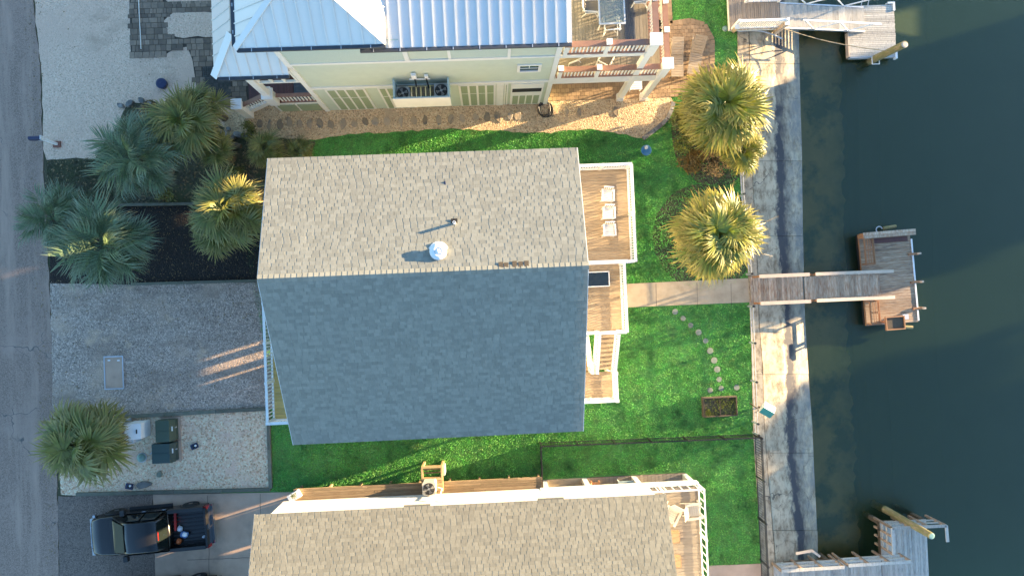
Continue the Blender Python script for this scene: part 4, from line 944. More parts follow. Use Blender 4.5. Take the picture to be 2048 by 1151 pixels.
# boardwalk along its wall
bw = thing('boardwalk', 'raised brown wooden boardwalk running along the white house wall', 'boardwalk', (-4,-9.2,0))
BZ = 1.0; by0, by1 = P(800,998,BZ).y, P(800,967,BZ).y
MB().box(-9.80,by0+.03,BZ-.22,2.0,by0+.08,BZ-.04).box(-9.80,by1-.08,BZ-.22,2.0,by1-.03,BZ-.04).build('frame', BOARDWALK, bw)
for x in np.linspace(-9.7, 1.9, 9): piece('support_post', unit_box(BOARDWALK,'support_post'), bw, TRS((x,by1-.13,0),(.09,.09,BZ-.05)))
nb = 6
for k in range(nb):
    y = by1-(k+.5)*(by1-by0)/nb
    xs = [-9.85]+sorted(rr.uniform(-9,1) for _ in range(3))+[2.05]
    for a, b in zip(xs[:-1], xs[1:]):
        if b-a > .1: piece('plank', unit_box(BOARDWALK,'plank'), bw, TRS(((a+b)/2,y,BZ-.035),(b-a-.008,(by1-by0)/nb-.010,.03+rr.uniform(-.003,.003))))
# ================================================================== DOCKS
def board_run(parent, x0, x1, y0, y1, z0, z1, mat, w=.135, name='plank'):
    """boards laid across a walkway that may slope from z0 to z1"""
    n = max(1, round((x1-x0)/w)); s = (x1-x0)/n
    for k in range(n):
        x = x0+(k+.5)*s; z = z0+(z1-z0)*(k+.5)/n
        piece(name, unit_box(mat, name), parent, TRS((x,(y0+y1)/2+rr.uniform(-.015,.015),z-.035+rr.uniform(-.004,.004)),(s-.014,y1-y0+rr.uniform(-.02,.02),.035), rr.uniform(-.006,.006)))
def board_rows(parent, x0, x1, y0, y1, z, mat, w=.14, name='plank'):
    n = max(1, round((y1-y0)/w)); s = (y1-y0)/n
    for k in range(n):
        y = y0+(k+.5)*s
        piece(name, unit_box(mat, name), parent, TRS(((x0+x1)/2+rr.uniform(-.01,.01),y,z-.035+rr.uniform(-.004,.004)),(x1-x0+rr.uniform(-.02,.02),s-.012,.035), rr.uniform(-.003,.003)))
def spin(o, deg): o.rotation_euler = (0,0,R(deg)); return o

# --- middle dock: fixed walkway, sloping ramp, floating platform
wa, wb = 12.95, 15.62
t = thing('dock_walkway', 'short brown plank walkway with pale handrails between concrete path and gangway', 'walkway', (14.3,-.05,0))
MB().box(wa,-.62,-.20,wb,-.52,.05).box(wa,.46,-.20,wb,.56,.05).build('frame', DOCKW, t)
board_run(t, wa, wb, -.66, .60, .10, .10, DOCKW)
for y in (-.70,.62):
    hr = MB().bar((wa+.12,y,1.0),(wb-.05,y,1.0),.17,.05).build('handrail', PALEW, t)
    for x in (wa+.2,(wa+wb)/2,wb-.2): piece('rail_post', unit_box(ORANGEW,'rail_post'), hr, TRS((x,y,-.5 if x>wa+.5 else 0),(.09,.09,1.47 if x>wa+.5 else .97)))
    MB().bar((wa+.12,y,.5),(wb-.05,y,.5),.04,.09).build('mid_rail', ORANGEW, hr)
ra, rb_ = 15.72, 19.85
t = thing('gangway', 'weathered plank gangway sloping down to the brown floating dock in the middle', 'gangway', (17.8,-.05,-.6))
MB().bar((ra,-.58,.0),(rb_,-.58,-.42),.06,.16).bar((ra,.50,.0),(rb_,.50,-.42),.06,.16).build('frame', DOCKW, t)
board_run(t, ra, rb_, -.62, .54, .085, -.36, DOCKW)
for y in (-.68,.62):
    hr = MB().bar((ra+.15,y,.98),(rb_+.15,y,.58),.16,.05).build('handrail', PALEW, t)
    for x in np.linspace(ra+.3, rb_-.1, 4):
        z = .05-.43*(x-ra)/(rb_-ra); piece('rail_post', unit_box(ORANGEW,'rail_post'), hr, TRS((x,y,z-.1),(.08,.08,1.0)))
    MB().bar((ra+.15,y,.5),(rb_+.2,y,.1),.04,.09).build('mid_rail', ORANGEW, hr)
FZ = -.45
F = thing('floating_dock', 'brown weathered floating dock with orange timber racks and a cleaning tray in mid canal', 'dock', (20.3,.3,-.95))
MB().box(19.06,-2.02,-.92,21.62,2.60,-.56).build('float_body', BLACKM, F); MB().box(18.99,-2.05,-.58,21.66,2.65,FZ-.04).build('float_frame', ORANGEW, F)
board_rows(F, 19.0, 21.66, -2.06, 2.66, FZ, DOCKP, .137)
MB().box(21.665,-2.0,-.75,21.74,2.2,FZ+.03).build('bumper', WHITE, F)
def rack(y0, y1):
    r_ = MB().box(19.02,y0,FZ+.33,19.07,y1,FZ+.42).box(19.47,y0,FZ+.33,19.52,y1,FZ+.42)
    for x in (19.02,19.45):
        for y in (y0,y1-.07): r_.box(x,y,FZ,x+.07,y+.07,FZ+.328)
    for y in (y0+.04,(y0+y1)/2,y1-.04): r_.box(19.09,y-.035,FZ+.34,19.46,y+.035,FZ+.42)
    r_.build('side_rack', ORANGEW, F)
    for k in range(3): piece('rack_slat', unit_box(ORANGEW,'rack_slat'), F, TRS((19.17+k*.115,(y0+y1)/2,FZ+.425),(.026,y1-y0-.06,.03)))
rack(1.05,2.55); rack(-2.0,-.78)
bn = MB().box(19.0,2.40,FZ,19.08,2.66,FZ+.45).box(21.5,2.40,FZ,21.58,2.66,FZ+.45).box(20.2,2.42,FZ,20.28,2.64,FZ+.45).build('end_bench', ORANGEW, F)
for k in range(2): piece('bench_board', unit_box(DOCKW,'bench_board'), bn, TRS((20.32,2.45+k*.16,FZ+.45),(2.7,.145,.035)))
MB().box(19.6,2.12,FZ+.005,21.5,2.36,FZ+.03).build('red_board', REDWOOD, F)
for y in (1.42,-.02,-1.38):
    c = MB().bar((21.45,y,FZ+.04),(21.95,y,FZ+.06),.12,.09).build('outrigger', ORANGEW, F); MB().tube([(21.93,y,-1.1),(21.93,y,FZ+.3)],.055,10).build('guide_post', PALEW, c)
tr = MB().box(19.62,-2.32,FZ+.55,20.60,-1.64,FZ+.59)
for a in ((19.62,-2.32,20.60,-2.27),(19.62,-1.69,20.60,-1.64),(19.62,-2.27,19.67,-1.69),(20.55,-2.27,20.60,-1.69)): tr.box(a[0],a[1],FZ+.593,a[2],a[3],FZ+.68)
tr = tr.build('cleaning_tray', ORANGEW, F); MB().box(19.68,-2.26,FZ+.60,20.54,-1.70,FZ+.606).build('tray_mat', OLDWOOD, tr)
for x in (19.7,20.5): piece('tray_leg', unit_box(ORANGEW,'tray_leg'), tr, TRS((x,-1.9,FZ),(.08,.08,.55)))
MB().cbox((20.92,-1.74,FZ),(.30,.26,.24)).build('cleat_box', GALV, F)
MB().tube([(20.4,2.86,-.60),(21.05,2.92,-.60)],.09,12).tube([(20.75,-2.24,-.60),(21.45,-2.34,-.60)],.085,12).build('green_float', PILING, F)
MB().tube([(20.05+.16*math.cos(a),2.80+.16*math.sin(a),-.4) for a in np.linspace(.2,5.2,12)],.03,6).build('mooring_ring', GALV, F)
spin(F, 2.2)
# --- upper dock: tan pier, aluminium gangway, grey float, piling
t = thing('pier_deck', 'tan boarded pier deck with white railing at the top of the seawall', 'pier', (13.1,14.5,0))
pa = P(1457,0,.45).x; pb = P(1558,0,.45).x; py = P(1500,58,.45).y
MB().box(pa,py,.20,pb,18,.41).build('pier_frame', CREAM, t); board_run(t, pa, pb, py-.02, 18, .45, .45, TANPIER, .105)
railing(t, (pa+.12,py+.03,.45),(pb-.05,py+.03,.45), h=1.0, sp=.105, posts=(0,1), capw=.12)
railing(t, (pb-1.7,py+1.35,.45),(pb-.05,py+1.35,.45), h=1.0, sp=.12, posts=(0,1), capw=.12)
for x in (pa+.2, pb-.2): piece('pier_post', unit_box(PILING,'pier_post'), t, TRS((x,py+.2,-1),(.22,.22,1.2)))
t = thing('metal_gangway', 'silver metal gangway with white truss handrails leading to the grey float', 'gangway', (16.2,14.3,-.9))
ga, gb = pb+.03, P(1727,30,-.4).x; gy0, gy1 = py+.02, py+1.26
MB().bar((ga,gy0,.40),(gb,gy0,-.42),.07,.14).bar((ga,gy1,.40),(gb,gy1,-.42),.07,.14).build('side_beam', GALV, t)
board_run(t, ga, gb, gy0+.05, gy1-.05, .47, -.36, DOCKG, .37, 'deck_plate')
def truss(y, a, b, name='truss_rail'):
    z = lambda x: .44-.86*(x-ga)/(gb-ga)
    tr = MB().bar((a,y,z(a)+1.0),(b,y,z(b)+1.0),.07,.06).build(name, WHITE, t)
    xs = np.linspace(a+.1, b-.35, 5)
    for k in range(4): MB().bar((xs[k],y,z(xs[k])+(.02 if k%2 else .98)),(xs[k+1],y,z(xs[k+1])+(.98 if k%2 else .02)),.05,.05).build('diagonal', WHITE if k else CREAM, tr)
truss(gy0, ga+.75, gb+.35); truss(gy1+.02, ga+.3, gb+.3)
t = thing('grey_float', 'grey floating dock with white corner guards beside the tall slanting piling', 'dock', (20.0,13.2,-.95))
c = [P(1698,62,FZ), P(1698,114,FZ), P(1793,112,FZ), P(1793,9,FZ)]
fx0, fx1, fy0, fy1 = c[0].x, c[2].x, c[1].y, c[3].y
MB().box(fx0+.02,fy0+.02,-.92,fx1-.02,fy1-.02,FZ-.04).build('float_frame', OLDWOOD, t); board_rows(t, fx0, fx1, fy0, fy1, FZ, DOCKG, .10)
MB().box(fx0-.09,fy0,-.7,fx0-.015,py,FZ+.02).build('edge_timber', PALEW, t)
MB().box(fx0,fy0-.06,-.7,fx1,fy0-.012,FZ+.01).build('edge_strip', GALV, t)
for x, y in ((fx1-.02,fy1-.1),(fx1-.02,fy0+.06)): MB().cbox((x,y+.0,FZ-.2),(.1,.45,.25)).cbox((x-.18,y+.18,FZ-.2),(.27,.09,.25)).build('corner_guard', WHITE, t)
MB().tube([(20.05,fy0-.05,FZ+.02),(20.05,fy0-.42,FZ+.02),(20.42,fy0-.42,FZ+.02),(20.42,fy0-.05,FZ+.02)],.03,8).build('pile_hoop', WHITE, t)
for x in (19.6,19.95): MB().tube([(x,fy1-.1,FZ+.02),(x,fy1+.8,FZ+.5)],.025,6).build('ladder_rail', GALV, t)
pl = thing('tall_piling', 'tall green-stained wooden piling standing beside the grey float', 'piling', (20.24,11.66,-.95), 'pilings in the canal')
MB().tube([(20.1,11.72,-3.2),(20.24,11.66,-.95),(20.20,11.40,2.1)],[.19,.19,.17],14).build('pole', PILING, pl); MB().lathe((20.20,11.40,2.10),[(.165,0),(.10,.015)],14).build('cut_top', PALEW, pl)
p0 = P(1566,57,.55); q = [p0.lerp(Vector((20.2,11.5,.9)), k/12)-Vector((0,0,.35*math.sin(math.pi*k/12))) for k in range(13)]
tag(MB().tube(q, .022, 6).build('rope', ROPE), 'tan rope slung from the tan pier to the tall piling', 'rope')
q = [P(1476,64,.0).lerp(P(1566,76,.0), k/10)+Vector((0,.16*math.sin(math.pi*k/10),.05+.1*math.sin(math.pi*k/10)-.15*k/10)) for k in range(11)]
tag(MB().tube(q, .04, 8).build('drain_pipe', GALV), 'pale bent pipe lying on the seawall below the tan pier', 'pipe')
for (a, b, lb) in (((1549,66),(1573,47),'tan wooden post at the seaward corner of the tan pier'),((1466,62),(1473,55),'short tan post at the lawn corner of the tan pier')):
    pa_, pb_ = P(*a, -.1), P(*b, 1.2); t = thing('corner_post', lb, 'post', (pa_.x,pa_.y,-.1), 'posts of the tan pier'); MB().bar(pa_, (pb_.x,pb_.y,1.25), .20, .20).build('post', PALEW, t)
    MB().cbox((pb_.x,pb_.y,1.25),(.22,.22,.04)).build('post_cap', CREAM, t)
# --- lower dock
bz = .10
t = thing('lower_dock', 'silvery grey wooden dock with open railings in the bottom right corner', 'dock', (17.8,-14,-.95))
x0, x1 = P(1546,1120,bz).x, P(1690,1120,bz).x; yt = P(1640,1120,bz).y; X0, X1 = P(1760,1050,bz).x, P(1853,1050,bz).x; YT = P(1800,1040,bz).y
MB().box(x0,yt-1.6,-.15,X0-.05,yt-.02,bz-.04).box(X0,yt-2.5,-.15,X1,YT-.03,bz-.04).build('dock_frame', OLDWOOD, t)
board_run(t, x0, X0-.03, yt-1.6, yt, bz, bz, DOCKG, .13); board_run(t, X0, X1, yt-2.5, YT, bz, bz, DOCKG, .13)
def open_rail(a, b, n=3, h=1.0):
    a, b = Vector(a), Vector(b); up = Vector((0,0,1))
    o = MB().bar(a+up*h, b+up*h, .14, .05).build('dock_rail', DOCKG, t); MB().bar(a+up*h*.5, b+up*h*.5, .05, .12).bar(a+up*.12, b+up*.12,.05,.1).build('mid_rail', DOCKG, o)
    for k in range(n+1): piece('rail_post', unit_box(RUSTW,'rail_post'), o, TRS(a.lerp(b,k/n)-up*.6,(.10,.10,h+.58)))
open_rail((x0,yt,bz),(x0+3.1,yt+.02,bz)); open_rail((x0+3.3,yt+.08,bz),(X0+.9,yt+.12,bz)); open_rail((X0+.05,YT,bz),(X1+.35,YT-.02,bz)); open_rail((X0+.05,YT,bz),(X0+.05,yt+.5,bz))
open_rail((x0+4,yt-1.55,bz),(X0+.5,yt-1.55,bz))
MB().bar((X1+.35,YT,bz+1.0),(X1+.38,YT-.8,bz+1.0),.14,.05).build('dock_rail', DOCKG, t)
for x, y in ((X0+.1,YT-.1),(X1-.1,YT-.1),(X0+.1,yt-2),(X1-.1,yt-2),(x0+2.8,yt-.1)): piece('dock_pile', unit_box(OLDWOOD,'dock_pile'), t, TRS((x,y,-3),(.2,.2,2.95)))
pl = thing('tall_piling', 'tall green-stained wooden piling leaning over the silvery dock', 'piling', (19.84,-11.64,-.95), 'pilings in the canal')
MB().tube([(19.6,-11.56,-3.2),(19.84,-11.64,-.95),(20.15,-11.90,2.3)],[.19,.185,.16],14).build('pole', PILING, pl); MB().lathe((20.15,-11.9,2.30),[(.155,0),(.10,.015)],14).build('cut_top', PALEGREEN, pl)
tri = [P(1592,1106,.8), P(1624,1100,.8), P(1640,1112,.8)]
tag(MB().bar(tri[0],tri[1],.12,.05).bar(tri[1],tri[2],.12,.05).build('plank_frame', PALEW), 'pale bent timber frame at the landward end of the silvery dock', 'frame')

# ================================================================== FENCES
BF = thing('metal_fence', 'black metal picket fence around the lawn of the white house', 'fence', (7,-6.9,0))
def picket_run(a, b, h=1.05, sp=.125, n_post=6):
    pa, pb = P(*a), P(*b); d = pb-pa; L = d.length; ang = math.atan2(d.y,d.x); up = Vector((0,0,1))
    s_ = MB()
    for z in (.12,h-.18,h-.03): s_.bar(pa+up*z, pb+up*z, .035, .03)
    s_ = s_.build('fence_rail', BLACKM, BF)
    for k in range(int(L/sp)): piece('picket', unit_box(BLACKM,'picket'), s_, TRS(pa+d*((k+.5)*sp/L)+up*.05,(.022,.022,h-.05),ang))
    for k in range(n_post+1): piece('post', unit_box(BLACKM,'post'), BF, TRS(pa+d*(k/n_post),(.065,.065,h+.06),ang))
picket_run((1080,884),(1508,867)); picket_run((1508,868),(1524,1200), n_post=4); picket_run((1080,885),(1083,966), n_post=2)
def cable_fence(name, label, pts, h, grp):
    t = thing(name, label, 'fence', P(*pts[0]), grp)
    q = [P(*p) for p in pts]; up = Vector((0,0,1))
    for z in (h*.45, h*.92):
        MB().tube([p+up*z for p in q], .018, 6).build('cable', GALV, t)
    for p in q:
        po = MB().tube([p-up*.05, p+up*h], .052, 8).build('post', GALV, t); MB().tube([p+up*h, p+up*(h+.06)], .062, 8).build('post_cap', BLACKM, po)
cable_fence('cable_fence', 'low two-cable fence along the lawn edge south of the dock path', [(1496,612),(1499,684),(1502,760),(1505,842),(1506,864)], .72, 'low cable fences by the seawall')
cable_fence('cable_fence', 'low two-cable fence at the lawn edge beside the round palms', [(1476,324),(1478,392),(1488,470),(1493,548)], .72, 'low cable fences by the seawall')

# ================================================================== PALMS AND SHRUBS
def frond_mesh(seed, kind, mat):
    r_ = random.Random(seed); m_ = MB()
    pet = {'fan':.62,'arch':.55,'dense':.60}[kind]; bl = {'fan':.95,'arch':1.05,'dense':.85}[kind]
    ns = {'fan':30,'arch':40,'dense':30}[kind]; rach = {'fan':.12,'arch':.95,'dense':.18}[kind]
    sag = {'fan':.10,'arch':.42,'dense':.12}[kind]
    def spine(s):                           # petiole then rachis, arching down
        x = s; z = .10*math.sin(min(1,s/pet)*math.pi)*.5 - (max(0,s-pet*.6))**2*sag
        return Vector((x,0,z))
    tot = pet+rach; q = [spine(tot*k/7) for k in range(8)]
    m_.cur = .3
    for k in range(7):
        a, b = q[k], q[k+1]; w = .022*(1-k/9)
        m_.add([a+Vector((0,-w,0)),a+Vector((0,w,0)),b+Vector((0,w,0)),b+Vector((0,-w,0)),(a+b)/2+Vector((0,0,-w))],[(0,3,2,1),(0,1,4),(2,3,4)],[.35]*5)
    tau = R({'fan':34,'dense':40,'arch':0}[kind]); hm = Matrix.Translation(spine(pet)) @ Matrix.Rotation(tau,4,'Y') @ Matrix.Translation(-spine(pet))
    for i in range(ns):
        t = (i+.5)/ns; side = -1 if i % 2 else 1; f = t
        base = spine(pet+rach*f)
        if kind == 'arch': ang = side*R(92-66*f+r_.uniform(-5,5)); L = bl*(.62+.38*math.sin(math.pi*(.15+.8*f)))*r_.uniform(.85,1.08)
        else: ang = side*R(128*(1-f)+r_.uniform(-4,4)); L = bl*(.74+.30*f)*r_.uniform(.85,1.08)
        d = Vector((math.cos(ang),math.sin(ang),0)); pz = Vector((-math.sin(ang),math.cos(ang),0))
        dr = (.16 if kind != 'arch' else .42)*r_.uniform(.7,1.4); fold = .10*L
        w = (.030 if kind != 'arch' else .022)*r_.uniform(.8,1.2)
        p0 = base; p1 = base+d*L*.38+Vector((0,0,fold*.5-dr*L*.08)); p2 = base+d*L*.72+Vector((0,0,fold*.2-dr*L*.40)); p3 = base+d*L*r_.uniform(.95,1.05)+Vector((0,0,-dr*L*r_.uniform(.8,1.5)))
        p3 += pz*r_.uniform(-.05,.05); m_.cur = r_.random()
        m_.add([hm@v for v in (p0, p1-pz*w+Vector((0,0,.010)), p1+pz*w-Vector((0,0,.010)), p2-pz*w*.8, p2+pz*w*.8, p3)], [(0,2,1),(1,2,4,3),(3,4,5)], [.1,.35,.35,.7,.7,1.0])
    return m_.mesh('frond', mat)
FR = {}
def fronds_of(kind, mat):
    k = (kind, mat.name)
    if k not in FR: FR[k] = [frond_mesh(sum(map(ord, kind))*7+j, kind, mat) for j in range(6)]
    return FR[k]
def palm(label, px, py, zc, reach, n, kind, mat, name='palm_tree', lean=(0,0), dry=0, group='palms in the front beds', low=-.7, seed=0):
    """trunk from the ground to the crown at a photo pixel, then single fronds round the crown"""
    r_ = random.Random(seed*31+int(px)); c = P(px, py, zc); b = Vector((c.x+lean[0], c.y+lean[1], 0))
    t = thing(name, label, 'palm tree', b, group)
    k = [b.lerp(c, s)+Vector((0,0,0)) for s in (0,.3,.6,.85,1)]
    MB().tube([Vector((v.x,v.y,v.z-(.05 if i == 0 else 0))) for i, v in enumerate(k)], [.20,.17,.16,.17,.11], 12).build('trunk', TRUNK, t)
    ms = fronds_of(kind, mat); dm = fronds_of('fan', LEAF_DRY)
    for i in range(n):
        f = i/(n-1); el = math.asin(max(-1,min(1, 1-(1-low)*f**.9)))*.95+r_.uniform(-.22,.22); az = i*2.39996+r_.uniform(-.45,.45)
        s = reach/(2.15 if kind == 'arch' else 1.6)*r_.uniform(.78,1.12)*(.80+.2*math.sin(math.pi*min(1,f+.15)))
        me = dm[i % 6] if i >= n-dry else ms[r_.randrange(6)]
        M = Matrix.Translation(c+Vector((0,0,r_.uniform(-.15,.1)))) @ Matrix.Rotation(az,4,'Z') @ Matrix.Rotation(-el,4,'Y') @ Matrix.Rotation(r_.uniform(-.9,.9),4,'X') @ Matrix.Diagonal((s,s,s,1))
        piece('frond', me, t, M)
    return t
palm('blue-green palm with arching fronds overhanging the road edge', 108, 438, 3.0, 1.75, 34, 'arch', LEAF_BLUE, seed=1, low=-.35)
palm('largest blue-green palm, at the corner of the black mulch bed', 212, 488, 3.2, 2.3, 50, 'arch', LEAF_BLUE, seed=2, low=-.45)
palm('blue-green palm with drooping fronds over the bare soil bed', 272, 316, 3.3, 2.1, 46, 'arch', LEAF_BLUE, seed=3, low=-.5)
palm('green fan palm at the tip of the upper shell driveway', 372, 248, 2.9, 1.95, 42, 'fan', LEAF_GREEN, seed=4, low=-.3)
palm('small fan palm just above the shell driveway corner', 404, 205, 2.6, 1.35, 18, 'fan', LEAF_GREEN, seed=5, low=-.2)
palm('low fan palm between the driveway fan palm and the shingled gable', 432, 300, 2.0, 1.25, 18, 'fan', LEAF_GREEN, seed=6, low=-.2)
palm('fan palm with sunlit yellow top against the shingled roof', 462, 420, 3.3, 2.05, 44, 'fan', LEAF_GREEN, seed=7, low=-.5)
palm('dark fan palm leaning into the mulch below the sunlit one', 432, 462, 2.5, 1.65, 28, 'fan', LEAF_GREEN, seed=8, low=-.4)
palm('dark low fan palm at the start of the shell path', 535, 300, 1.2, 1.25, 18, 'fan', LEAF_GREEN, seed=9, low=-.1)
palm('small fan palm at the edge of the lawn by the shell path', 598, 302, .9, .95, 14, 'fan', LEAF_GREEN, seed=10, low=-.1)
palm('bushy olive fan palm beside the white utility cabinet', 168, 885, 2.4, 2.45, 66, 'dense', LEAF_GREEN, seed=11, low=-.55, dry=6)
palm('big golden-green fan palm beside the loungers', 1447, 214, 3.4, 2.45, 116, 'dense', LEAF_GOLD, seed=12, low=-.7, dry=5, group='palms by the seawall')
palm('round golden palm with flower stalks beside the concrete walkway', 1431, 470, 4.9, 2.3, 140, 'dense', LEAF_GOLD, seed=13, low=-.7, dry=8, group='palms by the seawall')
palm('small rust-gold palm below the big palm at the seawall', 1484, 300, 1.7, 1.5, 44, 'dense', LEAF_GOLD, seed=14, low=-.5, dry=9, group='palms by the seawall')
# flower stalks of the round palm
pj = [o for o in COL.objects if o.get('label','').startswith('round golden palm')][0]
for (u0, v0, u1, v1) in ((1500,455,1558,432),(1455,400,1468,358),(1500,505,1546,512),(1420,540,1416,572),(1400,400,1385,372)):
    a, b = P(u0,v0,3.2), P(u1,v1,2.9); s_ = MB().tube([a,(a+b)/2+Vector((0,0,.25)),b],[.014,.011,.005],5)
    for k in range(5):
        q = a.lerp(b, .5+.1*k)+Vector((0,0,.12-.02*k)); d = Vector((rr.uniform(-.18,.18),rr.uniform(-.18,.18),.04)); s_.tube([q,q+d],[.007,.003],4)
    s_.build('flower_stalk', LEAF_DRY, pj)
def shrub(name, label, px, py, r, h, n, mat, leaf=.10, stems=5, group=None, seed=0):
    r_ = random.Random(seed+int(px)); b = P(px, py, h*.6); b.z = 0; t = thing(name, label, 'shrub', b, group); m_ = MB(); s_ = MB()
    for k in range(stems):
        a = r_.uniform(0,6.28); d = r_.uniform(.2,.8)*r
        s_.tube([b, b+Vector((math.cos(a)*d*.4,math.sin(a)*d*.4,h*.5)), b+Vector((math.cos(a)*d,math.sin(a)*d,h*.9))],[.03,.02,.008],5)
    lumps = [(r_.uniform(0,6.28), r_.uniform(.1,.8)*r, r_.uniform(.35,.95)*h, r_.uniform(.25,.5)*r) for _ in range(9)]
    for k in range(n):
        a, d, z, rad = lumps[r_.randrange(9)]; c = b+Vector((math.cos(a)*d,math.sin(a)*d,z)); v = Vector((r_.gauss(0,1),r_.gauss(0,1),r_.gauss(0,.7))).normalized()*rad*r_.uniform(.5,1)
        c += v; c.z = max(.05,c.z); u = Vector((r_.gauss(0,1),r_.gauss(0,1),r_.gauss(0,.6))).normalized(); w = u.orthogonal().normalized(); L = leaf*r_.uniform(.6,1.3)
        m_.cur = r_.random(); m_.add([c, c+u*L*.5+w*L*.28, c+u*L, c+u*L*.5-w*L*.28],[(0,1,2,3)],[.1,.4,.9,.4])
    s_.build('stem', TRUNK, t); m_.build('foliage', mat, t); return t
G = 'shrubs under the big palm'
shrub('leafy_shrub', 'bright yellow-green leafy shrub at the end of the shell path', 1383, 276, 1.0, 1.5, 3400, LEAF_SHRUB, .11, group=G, seed=1)
shrub('rusty_shrub', 'rust and gold twiggy shrub below the yellow-green one', 1388, 318, .75, .8, 1700, LEAF_RUST, .09, group=G, seed=2)
shrub('bare_shrub', 'mostly bare brown shrub between the two seawall palms', 1432, 322, .95, .9, 1100, LEAF_DRY, .09, 26, group=G, seed=3)
shrub('dark_shrub', 'dark green shrub left of the big golden palm', 1372, 235, .75, 1.0, 1500, LEAF_GREEN, .12, group=G, seed=4)
for k, (u, v, lb) in enumerate(((330,395,'low dull shrub on bare soil above the mulch edging'),(300,225,'dry shrub among stones at the shell driveway tip'),(470,345,'dark shrub on the soil in front of the shingled gable'),(500,262,'low dark shrub beside the start of the shell path'))):
    shrub('low_shrub', lb, u, v, .5, .5, 420, LEAF_GREEN if k != 1 else LEAF_DRY, .12, group='low shrubs in the soil bed', seed=20+k)
# loose rocks and logs in the front bed
for k, (u, v, s) in enumerate(((243,212,.28),(262,208,.34),(285,202,.30),(300,207,.22),(452,268,.30),(466,275,.26),(478,270,.34),(492,272,.28),(505,268,.22),(440,262,.24),(458,258,.2))):
    p = P(u, v); m_ = stone_mesh(40+k, 9, 'bed_rock', ROCK)
    piece('bed_rock', m_, bed_soil, TRS((p.x,p.y,0),(s*1.5,s,s*.55), rr.uniform(0,3)))
p = P(470,292); tag(MB().tube([(p.x-.4,p.y+.1,.15),(p.x+.35,p.y-.05,.17)],[.14,.12],12).build('log', TRUNK), 'short brown log lying among the front palms', 'log')

# ================================================================== VEHICLES
def loft(stations, n=5):
    """closed body from cross-sections (x, half width bottom, half width top, z0, z1, corner radius)"""
    V = []; F = []; per = None
    for x, wb_, wt, z0, z1, rc in stations:
        ring = [(-wb_,z0)]
        for k in range(n+1): a = math.pi-k/n*math.pi/2; ring.append((-wt+rc+rc*math.cos(a), z1-rc+rc*math.sin(a)))
        ring += [(0, z1+.025)]
        for k in range(n+1): a = math.pi/2-k/n*math.pi/2; ring.append((wt-rc+rc*math.cos(a), z1-rc+rc*math.sin(a)))
        ring += [(wb_,z0)]; per = len(ring); V += [(x,y,z) for y,z in ring]
    for i in range(len(stations)-1):
        for k in range(per): F.append((i*per+k,(i+1)*per+k,(i+1)*per+(k+1)%per,i*per+(k+1)%per))
    F += [tuple(range(per)), tuple((len(stations)-1)*per+k for k in range(per))[::-1]]
    return MB().add(V, F)
